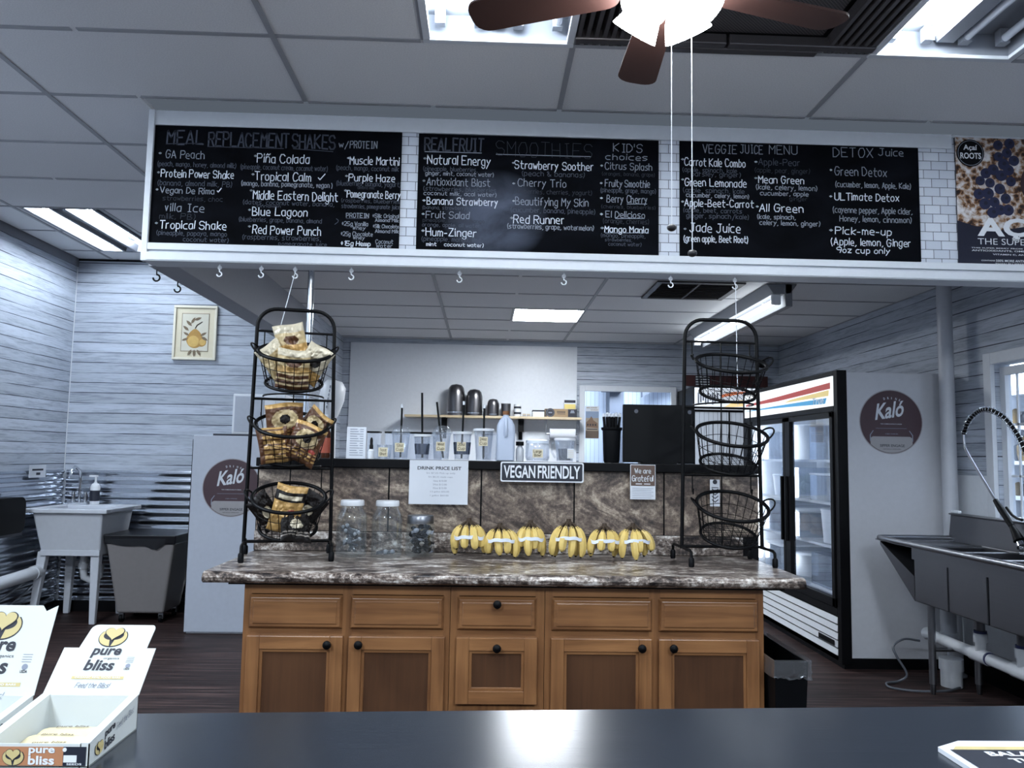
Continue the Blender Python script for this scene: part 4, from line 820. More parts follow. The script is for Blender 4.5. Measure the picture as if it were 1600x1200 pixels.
# bananas
ban = mat('banana_skin', (205, 178, 104), .5, var=.22); tipm = mat('banana_tip', (34, 26, 20), .7); crm = mat('banana_crown', (58, 44, 30), .75); tape = mat('white_tape', (214, 220, 230), .4)
def bunch(label, x, y, h, spread, seed, n=6):
    rnd = random.Random(seed)
    t = thing('banana_bunch', label, 'bananas', (x, y, CT), 0, 'taped banana bunches on the counter')
    lean = rnd.uniform(-.015, .015)
    top = Vector((lean, .03, h))
    MB().tube([top+Vector((0, 0, -.035)), top+Vector((0, 0, -.012)), top], [.016, .012, .010], 8).build('crown', crm, t, world=False, smooth=60)
    for k in range(n):
        m_ = (n+1)//2+1; front = k < m_
        u = (k/(m_-1)*2-1) if front else ((k-m_)/max(1, n-m_-1)*2-1)*.9
        bx = u*spread + rnd.uniform(-.010, .010); by = (-.050+.028*u*u if front else .018) + rnd.uniform(-.008, .008)
        zb = .008+rnd.uniform(0, .045)*(1 if front else .4)+.006*abs(u)
        p0 = top+Vector((u*.010, -.006 if front else .004, -.016)); p1 = Vector((bx*.95+lean*.6, by*.95, h*.80)); p2 = Vector((bx*1.22+lean*.3, by*1.2-.008, h*.40)); p3 = Vector((bx*1.02+rnd.uniform(-.008, .008), by-.004, zb))
        pts = [p0*(1-s)**3+p1*3*s*(1-s)**2+p2*3*s*s*(1-s)+p3*s**3 for s in [i/10 for i in range(11)]]
        st = MB().tube(pts[:4], [.0060, .0058, .0072, .0125], 7)
        mb = MB().tube(pts[2:], [.0075, .0135, .0175, .0188, .0192, .0188, .0180, .0155, .0085], 6)
        e = pts[-1]; d = (pts[-1]-pts[-2]).normalized()
        b = mb.build('banana', ban, t, world=False, smooth=28)
        st.build('stalk', crm, b, world=False, smooth=50)
        MB().tube([e-d*.005, e+d*.007], [.0078, .0042], 7).build('tip', tipm, b, world=False)
    zt = h*.55
    MB().tube([((spread+.006)*math.cos(a)*1.02+lean*.5, -.022+.045*math.sin(a), zt+.004*math.sin(3*a)) for a in [2*PI*i/24 for i in range(24)]], .001, 4, True).build('band_core', tape, t, world=False)
    vs = []; fs = []
    for i in range(24):
        a = 2*PI*i/24
        for dz in (-.0075, .0075): vs.append(((spread+.010)*math.cos(a)+lean*.5, -.022+.050*math.sin(a), zt+dz+.004*math.sin(3*a)+.0025*math.sin(17*a)))
    for i in range(24): fs.append((2*i, 2*((i+1) % 24), 2*((i+1) % 24)+1, 2*i+1))
    MB().add(vs, fs).build('tape', tape, t, world=False, smooth=60)
for (x, h, sp, lab) in ((-.058, .178, .052, 'taped banana bunch nearest the silver lidded jar'), (.088, .158, .05, 'second taped banana bunch from the silver lidded jar'), (.216, .172, .043, 'third taped banana bunch from the silver lidded jar'),
                        (.378, .180, .05, 'fourth taped banana bunch from the jars, under the vegan plate end'), (.545, .162, .052, 'second taped banana bunch from the right rack'), (.692, .166, .05, 'taped banana bunch nearest the right basket rack, below the flyer')):
    bunch(lab, x, 3.655, h, sp*1.12, int(h*1000+x*100))

# glass jars
def jar(label, x, y, r, h, lidm, lid_h, lid_r, cat='jar'):
    t = thing('glass_jar', label, cat, (x, y, CT), 0, 'candy jars on the granite counter')
    MB().lathe([(.001, .004), (r*.92, .004), (r, .014), (r, h*.66), (r*.97, h*.74), (lid_r*.97, h*.86), (lid_r*.95, h*.93), (lid_r*.91, h*.93), (lid_r*.92, h*.86), (r*.93, h*.74), (r*.96, h*.66), (r*.96, .016), (.001, .010)], (x, y, CT), 32).build('jar_body', M['jar_glass'], t, smooth=50)
    MB().lathe([(.001, h), (lid_r*.96, h), (lid_r, h-.004), (lid_r*1.02, h-lid_h+.004), (lid_r, h-lid_h), (.001, h-lid_h)], (x, y, CT), 32).build('lid', lidm, t, smooth=40)
    return t
jar('tall glass jar with white lid holding small capped vials, nearest the left rack', -.588, 3.66, .069, .252, M['white'], .024, .052)
jar('tall nearly empty glass jar with white lid left of the silver lidded jar', -.430, 3.655, .069, .252, M['white'], .024, .052)
jar('short glass jar with silver lid full of dark wrapped candies', -.284, 3.70, .066, .185, M['steel'], .036, .060)
vial = glassy('vial_plastic', (.7, .72, .75), .05, .1, .6, (.10, .11, .13)); capm = mat('vial_cap', (136, 142, 150), .5)
def candy(name, label, p, q, r, cap, group):
    o = MB().cyl(p, q, r, n=8).build(name, vial, smooth=50, loc=p); tag(o, label, name.replace('_', ' '), group)
    MB().sphere((q[0]-p[0], q[1]-p[1], q[2]-p[2]), cap, 10).build('cap', capm, o, world=False, smooth=60)
rnd = random.Random(3)
for k in range(10):
    a = rnd.uniform(0, 2*PI); z0 = CT+.025+.009*k; th = rnd.uniform(.25, .9)*(1 if k % 3 else .4); d = Vector((math.cos(a)*math.cos(th), math.sin(a)*math.cos(th)*.6, math.sin(th)))
    c = Vector((-.588, 3.655, z0+.016)); p, q = c-d*.038, c+d*.038
    candy('honey_vial', 'small capped vial lying in the tall jar nearest the left rack', tuple(p), tuple(q), .0075, .0088, 'capped vials in the left jar')
for k, (dx, dz) in enumerate(((-.018, .018), (.012, .018))):
    candy('honey_vial', 'last capped vials at the bottom of the nearly empty jar', (-.43+dx-.02, 3.62, CT+dz+.004), (-.43+dx+.02, 3.615, CT+dz+.012), .0075, .0105, 'capped vials in the middle jar')
cm = [mat('dark_wrapper', (10, 11, 16), .5, spec=.2), mat('white_wrapper', (150, 156, 168), .4)]
for k in range(44):
    a = rnd.uniform(0, 2*PI); rr_ = .046*math.sqrt(rnd.random()); z = CT+.024+.0026*k
    mb = MB().sphere((0, 0, 0), .015, 8, 0, .7); mb.add([(.012, -.007, -.004), (.024, -.010, -.004), (.024, .010, .004), (.012, .006, .004), (-.012, -.007, .004), (-.024, -.010, .004), (-.024, .010, -.004), (-.012, .006, -.004)], [(0,1,2,3), (7,6,5,4)], 0)
    o = mb.build('wrapped_candy', cm[1 if k % 4 == 1 else 0], smooth=60); o.location = (-.284+rr_*math.cos(a), 3.70+rr_*math.sin(a), z); o.rotation_euler = (rnd.uniform(-.5, .5), rnd.uniform(-.5, .5), rnd.uniform(0, 6))
    tag(o, ('white' if k % 4 == 1 else 'dark')+' wrapped candy inside the silver lidded jar', 'candy', ('white' if k % 4 == 1 else 'dark')+' candies in the silver lidded jar')

# ------------------------------------------------------------------ basket racks
def rack(label, x, y, rz):
    t = thing('basket_rack', label, 'rack', (x, y, CT), rz, 'black wire basket racks on the counter')
    h, w_, r = 1.10, .172, .0085
    pts = [(-w_-.012, 0, .062), (-w_-.004, 0, .55), (-w_+.004, 0, h-.085)]
    pts += [(-w_+.004+.085*(1-math.cos(a)), 0, h-.085+.085*math.sin(a)) for a in [PI/2*i/8 for i in range(1, 9)]]
    pts += [(-a, b, c) for a, b, c in pts[::-1]]
    MB().tube(pts, r, 10).build('frame', M['black_metal'], t, world=False, smooth=50)
    for z in (.998, .695, .390):
        c = MB().cyl((-w_+.002, 0, z), (w_-.002, 0, z), .0055, n=8).build('crossbar', M['black_metal'], t, world=False, smooth=50)
        for s in (-1, 1):
            MB().tube([(s*.135, 0, z), (s*.135, 0, z-.075), (s*.135, -.012, z-.085), (s*.135, -.018, z-.06)], .003, 6).build('hook', M['black_metal'], c, world=False)
        if z < .9:
            MB().tube([(-.13, 0, z+.012)]+[(-.13+.13*(1-math.cos(a)), -.20*math.sin(a), z+.012) for a in [PI*i/16 for i in range(1, 16)]]+[(.13, 0, z+.012)], .004, 6).build('support_hoop', M['black_metal'], t, world=False, smooth=50)
    MB().cyl((-w_-.01, 0, .072), (w_+.01, 0, .072), .007, n=8).cyl((0, 0, .072), (0, 0, .998), .003, n=6).build('base_bar', M['black_metal'], t, world=False, smooth=50)
    for s in (-1, 1):
        for e in (-1, 1):
            x0 = s*(w_+.012)
            MB().tube([(x0, 0, .068), (x0, e*.125, .068), (x0, e*.145, .060), (x0, e*.148, .030)], .0068, 8).build('leg', M['black_metal'], t, world=False, smooth=50)
            MB().lathe([(.001, 0), (.0105, 0), (.0125, .008), (.012, .034), (.009, .040), (.001, .040)], (x0, e*.148, 0), 14).build('rubber_foot', M['black_plastic'], t, world=False, smooth=50)
    return t
RACKS = [(-.857, 3.60, math.radians(13)), (1.076, 3.61, math.radians(2))]
rack('left black wire rack on the granite counter with snack filled baskets', *RACKS[0])
rack('right black wire rack on the granite counter with three empty baskets', *RACKS[1])
def basket(label, rk, z, tilt):
    x, y, rz = rk; R = Matrix.Rotation(rz, 4, 'Z')
    p = R @ Vector((0, -.085, 0))
    t = thing('wire_basket', label, 'basket', (x+p.x, y+p.y, z), 0, 'wire baskets on the racks', rot=(tilt, 0, rz))
    h = .142; R1, R0 = .152, .120
    MB().torus((0, 0, h), R1, .0082, 40, 8).build('rim', M['black_metal'], t, world=False, smooth=60)
    MB().torus((0, 0, 0), R0, .0070, 40, 8).build('base_ring', M['black_metal'], t, world=False, smooth=60)
    mb = MB()
    for k in range(24):
        a = 2*PI*k/24; c, s = math.cos(a), math.sin(a)
        mb.cyl((R0*c, R0*s, 0), (R1*c, R1*s, h), .0017, n=5)
    for f in (.3, .62): mb.torus((0, 0, h*f), R0+(R1-R0)*f, .0016, 32, 5)
    for k in range(-5, 6):
        u = k*.021; q = math.sqrt(R0*R0-u*u)
        mb.cyl((u, -q, 0), (u, q, 0), .0012, n=5).cyl((-q, u, .002), (q, u, .002), .0012, n=5)
    mb.build('wire_mesh', M['black_metal'], t, world=False, smooth=60)
    for s in (-1, 1):
        pts = [(s*(R1+.030*math.sin(a)), .045*math.cos(a), h+.028*math.sin(a)) for a in [PI*i/12 for i in range(13)]]
        MB().tube(pts, .004, 7).build('handle', M['black_metal'], t, world=False, smooth=60)
    return t
TL = math.radians(22)
BASK = []
for rk, side, zz in ((RACKS[0], 'left', (1.672, 1.358, 1.048)), (RACKS[1], 'right', (1.664, 1.352, 1.040))):
    for z, lev, full in zip(zz, ('top', 'middle', 'bottom'), (('pale crumpled snack bags', 'brown picture snack bags', 'dark and yellow snack bags') if side == 'left' else ('nothing', 'nothing', 'nothing'))):
        BASK.append(basket('%s wire basket of the %s rack holding %s' % (lev, side, full) if side == 'left' else '%s empty wire basket of the right rack' % lev, rk, z, TL))
# snack bags
from mathutils import noise as noise_
def bag(label, bk, off, rot, w_, h, t_, pal, pattern, seed, group):
    rnd = random.Random(seed); nx, ny = 36, 44; vs = []; fs = []; mi = []
    nz = [[rnd.uniform(-1, 1) for _ in range(nx+1)] for _ in range(ny+1)]
    for side in (-1, 1):
        for j in range(ny+1):
            v = j/ny
            for i in range(nx+1):
                u = i/nx
                e = max(0, 1-abs(2*u-1)**3.2)*max(0, 1-abs(2*v-1)**4)
                d = t_*.5*e**.6 + (.0022*nz[j][i]+.011*(noise_.noise(Vector((u*5, v*6, seed)))+.5*noise_.noise(Vector((u*13+3, v*15, seed)))))*e**.4 + .004*math.sin(7*u+9*v+seed)*e
                x = (u-.5)*w_*(1-.05*math.sin(PI*v)); z = (v-.5)*h + .004*math.sin(5*u+seed)
                vs.append((x, side*d+.0008*side, z))
    q = (nx+1)*(ny+1)
    for side in (0, 1):
        for j in range(ny):
            for i in range(nx):
                a = side*q+j*(nx+1)+i
                fs.append((a, a+1, a+nx+2, a+nx+1)); mi.append(pattern((i+.5)/nx, (j+.5)/ny) if side == 0 else 0)
    mb = MB(); mb.v = vs; mb.f = fs; mb.m = mi
    o = mb.build('snack_bag', pal, smooth=70)
    Mx = Matrix.Translation(bk.location) @ bk.rotation_euler.to_matrix().to_4x4() @ Matrix.Translation(off) @ Matrix(((1,0,0,0),(0,1,0,0),(0,0,1,0),(0,0,0,1)))
    from mathutils import Euler
    Mx = Mx @ Euler(rot).to_matrix().to_4x4()
    o.matrix_world = Mx
    tag(o, label, 'snack bag', group)
gold = mat('kraft_gold_film', (176, 140, 84), .35, .15, var=.15); brown = mat('brown_film', (84, 54, 34), .35, .1, var=.2); cream = mat('cream_film', (180, 160, 120), .38, var=.12); choc = mat('dark_film', (18, 14, 14), .5, spec=.2)
silver = mat('white_film', (182, 172, 150), .35, .1, var=.12); redf = mat('red_print', (150, 58, 48), .4); greyf = mat('grey_print', (120, 112, 104), .45)
def ell(u, v, cx, cy, a, b): return ((u-cx)/a)**2+((v-cy)/b)**2 < 1
pA = [cream, gold, brown, silver]
def patA(u, v): return 3 if v > .82 else (1 if .42 < v < .56 else (2 if v < .38 and (int(v*22.0) % 3 < 2) else (2 if ell(u, v, .5, .66, .25, .1) else 0)))
pB = [brown, cream, gold, choc, redf]
def patB(u, v): return 3 if ell(u, v, .5, .62, .15, .11) else (1 if ell(u, v, .5, .62, .36, .23) else (2 if .12 < v < .34 and int(u*18) % 4 < 3 and int(v*22.0) % 2 else (4 if ell(u, v, .8, .38, .12, .05) else (2 if v > .9 else 0))))
pC = [choc, gold, silver, redf, greyf]
def patC(u, v): return 2 if .70 < v < .80 and .12 < u < .9 else (0 if .66 < v < .86 else (3 if ell(u, v, .62, .45, .12, .06) else 1))
def patD(u, v): return 2 if ell(u, v, .5, .5, .22, .16) else (4 if .12 < v < .3 and int(v*22.0) % 2 else 0)
top, midb, bot = BASK[0], BASK[1], BASK[2]
g1, g2, g3 = 'snack bags in the top basket', 'snack bags in the middle basket', 'snack bags in the bottom basket'
bag('pale snack bag sticking up tallest from the top left basket', top, (-.01, .015, .155), (-.35, -.25, .1), .13, .21, .05, pA, patA, 1, g1)
bag('brown backed snack bag standing in front of the top left basket', top, (-.005, -.075, .085), (-.28, .05, 0), .14, .17, .05, pA, patA, 2, g1)
bag('pale crumpled snack bag at the left side of the top left basket', top, (-.075, -.02, .105), (-.5, -.5, .5), .12, .16, .05, pA, lambda u, v: 3 if v > .75 else 0, 3, g1)
bag('snack bag with dark corner at the right side of the top left basket', top, (.075, -.03, .100), (-.3, .45, -.4), .12, .17, .045, [silver, gold, brown, choc], lambda u, v: 3 if ell(u, v, .6, .55, .2, .13) else (1 if v < .35 else 0), 4, g1)
bag('snack bag with cream circle at the back of the middle left basket', midb, (-.03, .005, .14), (-.25, -.06, .1), .16, .18, .05, pB, patB, 5, g2)
bag('snack bag with cream oval at the front right of the middle left basket', midb, (.055, -.075, .085), (-.35, .35, -.15), .14, .17, .05, pB, patB, 6, g2)
bag('brown snack bag with gold lines at the front left of the middle left basket', midb, (-.07, -.075, .075), (-.35, -.12, .25), .13, .15, .05, pB, lambda u, v: 2 if int(v*22.0) % 3 < 2 and .15 < u < .85 else 0, 7, g2)
bag('brown snack bag leaning at the back right of the middle left basket', midb, (.085, .03, .12), (-.3, .6, -.3), .12, .16, .045, pB, patB, 8, g2)
bag('yellow snack bag with white title strip in the bottom left basket', bot, (-.005, -.03, .105), (-.3, .22, 0), .13, .20, .045, pC, patC, 9, g3)
bag('black and white snack bag at the left of the bottom left basket', bot, (-.095, -.015, .085), (-.3, -.5, .6), .10, .16, .04, pC, patD, 10, g3)
bag('black snack bag at the right of the bottom left basket', bot, (.085, .01, .08), (-.2, .5, -.5), .11, .16, .04, pC, patD, 11, g3)
bag('dark flat snack bag lying at the front of the bottom left basket', bot, (.03, -.075, .04), (-1.0, .2, .2), .13, .14, .04, pC, patD, 12, g3)

# ================================================================== THINGS ON THE LEDGE
LZ = 1.346
t = thing('price_card', 'white upright drink price card beside the left rack on the ledge', 'card', (-.628, 3.97, LZ))
MB().add([(-.676, 3.955, LZ), (-.582, 3.955, LZ), (-.582, 3.965, LZ+.155), (-.676, 3.965, LZ+.155), (-.676, 3.958, LZ), (-.582, 3.958, LZ), (-.582, 3.968, LZ+.155), (-.676, 3.968, LZ+.155)],
         [(0,1,2,3),(7,6,5,4),(0,4,5,1),(1,5,6,2),(2,6,7,3),(3,7,4,0)]).build('sheet', M['paper'], t)
tb = MB()
for k in range(12):
    z = LZ+.142-k*.0115; yy = 3.954+.01*(z-LZ)/.155
    tb.box(-.660, -.625+.006*(k % 3), yy, yy+.0006, z, z+.003).box(-.612, -.595, yy, yy+.0006, z, z+.003)
tb.build('text_lines', M['ink_dim'], t)
t = thing('dropper_bottle', 'small white bottle with black dropper cap beside the upright price card', 'bottle', (-.553, 3.95, LZ))
MB().lathe([(.001, 0), (.015, 0), (.0155, .004), (.0155, .040), (.008, .047), (.008, .05), (.001, .05)], (-.553, 3.95, LZ), 20).build('body', M['white'], t, smooth=40)
MB().lathe([(.0095, .048), (.0095, .066), (.007, .07), (.0075, .09), (.004, .103), (.001, .105)], (-.553, 3.95, LZ), 16).build('dropper', M['black_plastic'], t, smooth=40)
lab = mat('cream_label', (206, 196, 168), .6, var=.03); labink = mat('label_pen', (96, 84, 66), .8)
def cup(label, x, y, r0, r1, h, m, lines=None, straw=None, dome=False, band=False, lid=True, labz=.5):
    t = thing('drink_cup', label, 'cup', (x, y, LZ), 0, 'sample cups on the ledge')
    MB().lathe([(.001, .002), (r0, .002), (r0+.001, .006), (r1, h), (r1+.002, h+.002), (r1-.001, h+.001), (r0-.001, .008), (.001, .006)], (x, y, LZ), 28).build('cup_body', m, t, smooth=50)
    if lid:
        MB().lathe([(r1+.004, h-.006), (r1+.004, h+.004), (r1-.002, h+.006)] + ([(r1*.9, h+.02), (r1*.6, h+.034), (.006, h+.038)] if dome else [(.006, h+.006)]), (x, y, LZ), 28).build('lid', M['cup_clear'] if dome else M['white'], t, smooth=50)
    if band:
        MB().lathe([(r0+.0015+(r1-r0)*.25, h*.22), (r0+.0015+(r1-r0)*.7, h*.66)], (x, y, LZ), 28).build('sleeve', brushed('sleeve_metal', (150, 156, 170), .25, 'Z') if 'sleeve_metal' not in bpy.data.materials else bpy.data.materials['sleeve_metal'], t, smooth=60)
    if straw:
        dx, zt = straw; MB().cyl((x-dx*.35, y, LZ+.01), (x+dx, y+.01, zt), .0052, n=10).build('straw', M['black_plastic'], t, smooth=60)
        if zt > 1.6 and dx >= 0: MB().cyl((x+dx*.985, y+.01, zt-.012), (x+dx*1.01, y+.0101, zt+.006), .0058, n=10).build('straw_wrapper', M['paper'], t, smooth=60)
    if lines:
        rr_ = r0+(r1-r0)*labz; zz = LZ+h*labz
        o = MB().box(x-.024, x+.020, y-rr_-.003, y-rr_-.002, zz-.022, zz+.022).build('label', lab, t)
        hb = MB()
        for k, s in enumerate(lines): hand(hb, s, (x-.018, y-rr_-.0036, zz+.005-.020*k), X_, Z_, .032, .012, .0022)
        hb.build('handwriting', labink, o)
cup('short clear sample cup with cream label right of the dropper bottle', -.489, 3.95, .030, .036, .068, M['cup_clear'], ('1oz', 'Shot'), lid=False)
cup('clear sample cup with label and black straw, second from the dropper bottle', -.412, 3.97, .033, .044, .128, M['cup_clear'], ('12oz', 'Cup'), (.0, 1.612), True, labz=.45)
cup('silver sleeved sample cup without a label, its black straw the tallest', -.306, 3.96, .030, .040, .118, M['cup_clear'], None, (-.008, 1.676), False, True)
cup('clear sample cup with label and slanted black straw between the two silver cups', -.212, 3.97, .036, .046, .132, M['cup_clear'], ('16oz', 'Cup'), (-.028, 1.632), True)
cup('silver sleeved sample cup with a cream label and black straw', -.110, 3.96, .035, .046, .134, M['cup_clear'], ('20oz', 'Cup'), (.004, 1.632), False, True)
cup('tall clear sample cup with label next to the milk jug', -.004, 3.98, .036, .048, .152, M['cup_clear'], ('24oz', 'Cup'), (.0, 1.618), labz=.62)
# wide clear cup behind
t = thing('clear_tub', 'wide clear plastic tub behind the tall cup and the milk jug', 'tub', (.035, 4.07, LZ))
MB().lathe([(.001, .002), (.044, .002), (.052, .135), (.050, .135), (.042, .006), (.001, .006)], (.035, 4.075, LZ), 28).build('tub_body', M['cup_clear'], t, smooth=50)
MB().lathe([(.055, .130), (.055, .142), (.001, .143)], (.035, 4.075, LZ), 28).build('lid', M['cup_clear'], t, smooth=50)
for x0, x1, s in ((-.500, -.215, 'wide clear bin with black rim behind the left sample cups'), (-.588, -.530, 'narrow clear bin with black rim behind the dropper bottle')):
    t = thing('acrylic_bin', s, 'bin', ((x0+x1)/2, 4.1, LZ))
    b = MB()
    for q in ((x0, x1, 4.05, 4.053), (x0, x1, 4.127, 4.13), (x0, x0+.003, 4.053, 4.127), (x1-.003, x1, 4.053, 4.127)): b.box(*q, LZ, LZ+.13)
    b.box(x0, x1, 4.05, 4.13, LZ, LZ+.002).build('bin_body', M['cup_clear'], t)
    b = MB()
    for q in ((x0, x1, 4.046, 4.053), (x0, x1, 4.127, 4.134), (x0-.003, x0+.003, 4.05, 4.13), (x1-.003, x1+.003, 4.05, 4.13)): b.box(*q, LZ+.13, LZ+.138)
    b.build('rim', M['black_plastic'], t)
# milk jug
t = thing('milk_jug', 'translucent white gallon jug with brown cap in the middle of the ledge', 'jug', (.104, 3.96, LZ))
mb = MB(); ring = []
for z, hw, k in ((0, .040, .3), (.004, .045, .25), (.15, .045, .25), (.175, .043, .3), (.20, .032, .6), (.216, .018, 1), (.222, .014, 1), (.24, .014, 1)):
    for j in range(28):
        a = 2*PI*j/28; c, s = math.cos(a), math.sin(a); e = 2/(2+6*(1-k))
        ring.append((.104+hw*math.copysign(abs(c)**e, c), 3.96+hw*math.copysign(abs(s)**e, s), LZ+z))
fs = [(i*28+j, i*28+(j+1) % 28, (i+1)*28+(j+1) % 28, (i+1)*28+j) for i in range(7) for j in range(28)] + [tuple(range(27, -1, -1)), tuple(7*28+j for j in range(28))]
mb.add(ring, fs).build('jug_body', mat('milky_plastic', (176, 186, 204), .45, var=.02), t, smooth=50)
MB().lathe([(.017, .228), (.017, .246), (.001, .247)], (.104, 3.96, LZ), 20).build('cap', mat('brown_cap', (122, 78, 40), .5), t, smooth=40)
MB().tube([(.104, 3.926, LZ+.205), (.104, 3.905, LZ+.19), (.104, 3.90, LZ+.15), (.104, 3.912, LZ+.12)], .009, 8).build('handle', bpy.data.materials['milky_plastic'], t, smooth=60)
# tub, mug, small bottle
t = thing('small_bottle', 'little white bottle with black top right of the milk jug', 'bottle', (.178, 4.03, LZ))
MB().lathe([(.001, 0), (.02, 0), (.021, .06), (.012, .072), (.012, .08), (.001, .08)], (.178, 4.03, LZ), 18).build('body', M['white'], t, smooth=40)
MB().lathe([(.02, .078), (.02, .098), (.001, .1)], (.178, 4.03, LZ), 18).build('cap', M['black_plastic'], t, smooth=40)
t = thing('round_container', 'low clear round container with label behind the vegan plate', 'container', (.262, 3.96, LZ))
MB().lathe([(.001, .002), (.052, .002), (.060, .02), (.060, .075), (.055, .09), (.052, .09), (.057, .074), (.057, .02), (.05, .006), (.001, .006)], (.262, 3.96, LZ), 30).build('container_body', M['cup_clear'], t, smooth=50)
MB().lathe([(.057, .088), (.057, .104), (.04, .108), (.001, .11)], (.262, 3.96, LZ), 30).build('lid', mat('frosted_lid', (206, 214, 226), .4), t, smooth=50)
o = MB().box(.235, .285, 3.8955, 3.8965, LZ+.02, LZ+.06).build('label', lab, t)
hb = MB(); hand(hb, 'Large', (.24, 3.895, LZ+.044), X_, Z_, .038, .012, .0022); hand(hb, 'Bowl', (.244, 3.895, LZ+.026), X_, Z_, .03, .012, .0022); hb.build('handwriting', labink, o)
t = thing('glass_mug', 'clear mug with white label at the right end of the vegan plate', 'mug', (.398, 3.96, LZ))
MB().lathe([(.001, .002), (.040, .002), (.050, .112), (.047, .112), (.037, .008), (.001, .008)], (.398, 3.96, LZ), 28).build('mug_body', M['cup_clear'], t, smooth=50)
MB().lathe([(.053, .106), (.053, .116), (.048, .117)], (.398, 3.96, LZ), 28).build('rim', M['white'], t, smooth=50)
MB().tube([(.353, 3.95, LZ+.10), (.335, 3.95, LZ+.095), (.332, 3.95, LZ+.05), (.350, 3.95, LZ+.02)], .005, 8).build('handle', M['cup_clear'], t, smooth=60)
MB().lathe([(.028, .004), (.034, .06), (.001, .062)], (.398, 3.96, LZ+.005), 18).build('grey_filling', mat('grey_filling', (84, 88, 98), .6), t, smooth=50)
o = MB().box(.405, .440, 3.911, 3.912, LZ+.018, LZ+.066).build('label', M['paper'], t)
hb = MB()
for k in range(4): hb.box(.409, .436, 3.9103, 3.9108, LZ+.024+k*.010, LZ+.027+k*.010)
hb.build('text_lines', lab, o)
# straw dispenser
t = thing('straw_holder', 'black holder packed with black straws left of the black screen', 'straw holder', (.632, 3.97, LZ))
MB().lathe([(.001, 0), (.036, 0), (.040, .01), (.046, .17), (.043, .17), (.036, .012), (.001, .012)], (.632, 3.97, LZ), 28).lathe([(.048, .16), (.052, .165), (.052, .175), (.045, .175)], (.632, 3.97, LZ), 28).build('holder', M['black_plastic'], t, smooth=50)
rnd = random.Random(8)
for k in range(16):
    a = 2*PI*k/16; q = .036 if k % 2 else .022; x, y = .632+q*math.cos(a), 3.97+q*math.sin(a)
    s = MB().cyl((x*.6+.632*.4, y*.6+3.97*.4, LZ+.015), (x*1.0+(x-.632)*.2, y, LZ+.228), .005, n=8).build('straw', M['black_plastic'], t, smooth=60)
    MB().cyl((x+(x-.632)*.2, y, LZ+.228), (x+(x-.632)*.21, y, LZ+.245+rnd.uniform(-.005, .005)), .0052, n=8).build('wrapper_tip', M['paper'], s, smooth=60)
# display screen seen from behind
t = thing('display_screen', 'large flat black screen standing on the ledge by the right rack', 'screen', (.865, 4.0, LZ))
MB().box(.688, 1.046, 3.955, 3.985, LZ+.004, LZ+.292).build('casing', M['black_plastic'], t, bevel=.004)
MB().box(.72, 1.01, 3.985, 4.02, LZ+.05, LZ+.25).build('rear_housing', M['black_plastic'], t, bevel=.006)
MB().box(.78, .95, 3.93, 4.06, LZ, LZ+.008).box(.84, .89, 3.985, 4.0, LZ+.004, LZ+.06).build('stand', M['black_plastic'], t)
for x in (.752, 1.02): MB().prism(disc(16, .010, x, LZ+.258), (0, 3.9545, 0), X_, Z_, .001).build('round_badge', mat('grey_badge', (70, 74, 84), .4) if x < .8 else bpy.data.materials['grey_badge'], t)
# syrup bottles behind the left rack
for x, y, c, s in ((-.795, 4.03, (150, 70, 50), 'syrup bottle with red label on the ledge behind the left rack'), (-.845, 4.06, (196, 160, 90), 'syrup bottle with tan label on the ledge behind the left rack')):
    t = thing('syrup_bottle', s, 'bottle', (x, y, LZ), 0, 'syrup bottles')
    MB().lathe([(.001, 0), (.028, 0), (.030, .01), (.030, .12), (.012, .165), (.011, .20), (.001, .20)], (x, y, LZ), 20).build('body', mat('amber_syrup', (64, 36, 24), .2) if 'amber_syrup' not in bpy.data.materials else bpy.data.materials['amber_syrup'], t, smooth=50)
    MB().lathe([(.0306, .025), (.0306, .10)], (x, y, LZ), 20).build('label', mat('syrup_label_%d' % c[0], c, .5), t, smooth=60)
    MB().lathe([(.013, .19), (.013, .215), (.001, .216)], (x, y, LZ), 16).build('cap', M['white'], t, smooth=50)

# ================================================================== BACK OF THE KITCHEN
t = thing('wall_shelf', 'pale wooden wall shelf on the white kitchen back panel', 'shelf', (.09, 8.5, 1.765))
MB().box(-.844, 1.02, 8.40, KY-.013, 1.765, 1.790).build('board', M['shelf_wood'], t, bevel=.003)
for x in (-.43, .385): MB().box(x-.02, x+.02, 8.42, KY-.013, 1.752, 1.765).box(x-.03, x+.03, 8.50, 8.515, 1.63, 1.765).box(x-.02, x+.02, KY-.03, KY-.013, 1.55, 1.765).build('bracket', M['black_metal'], t)
sm = brushed('shaker_steel', (132, 130, 132), .3, 'Z', 1.0, .6)
for x, r, h, s in ((-.31, .092, .335, 'tallest domed steel canister on the kitchen wall shelf'), (-.115, .085, .285, 'second tallest domed steel canister on the kitchen wall shelf'), (.085, .062, .185, 'short domed steel canister, third along the kitchen wall shelf'), (.222, .052, .135, 'small flat steel cup on the shelf above the milk jug')):
    t = thing('steel_canister', s, 'canister', (x, 8.5, 1.791), 0, 'steel canisters on the wall shelf')
    pr = [(.001, 0), (r, 0), (r, h*.62), (r*.97, h*.74), (r*.86, h*.88), (r*.62, h*.965), (.001, h)] if h > .15 else [(.001, 0), (r*.9, 0), (r, h), (r*.96, h), (.001, h*.95)]
    MB().lathe(pr, (x, 8.5, 1.791), 28).build('canister_body', sm, t, smooth=60)
    if h > .15: MB().lathe([(r*1.015, h*.08), (r*1.015, h*.11)], (x, 8.5, 1.791), 28).build('band', M['chrome'], t, smooth=60)
t = thing('printed_can', 'small white can with black print on the kitchen wall shelf', 'can', (.345, 8.5, 1.791))
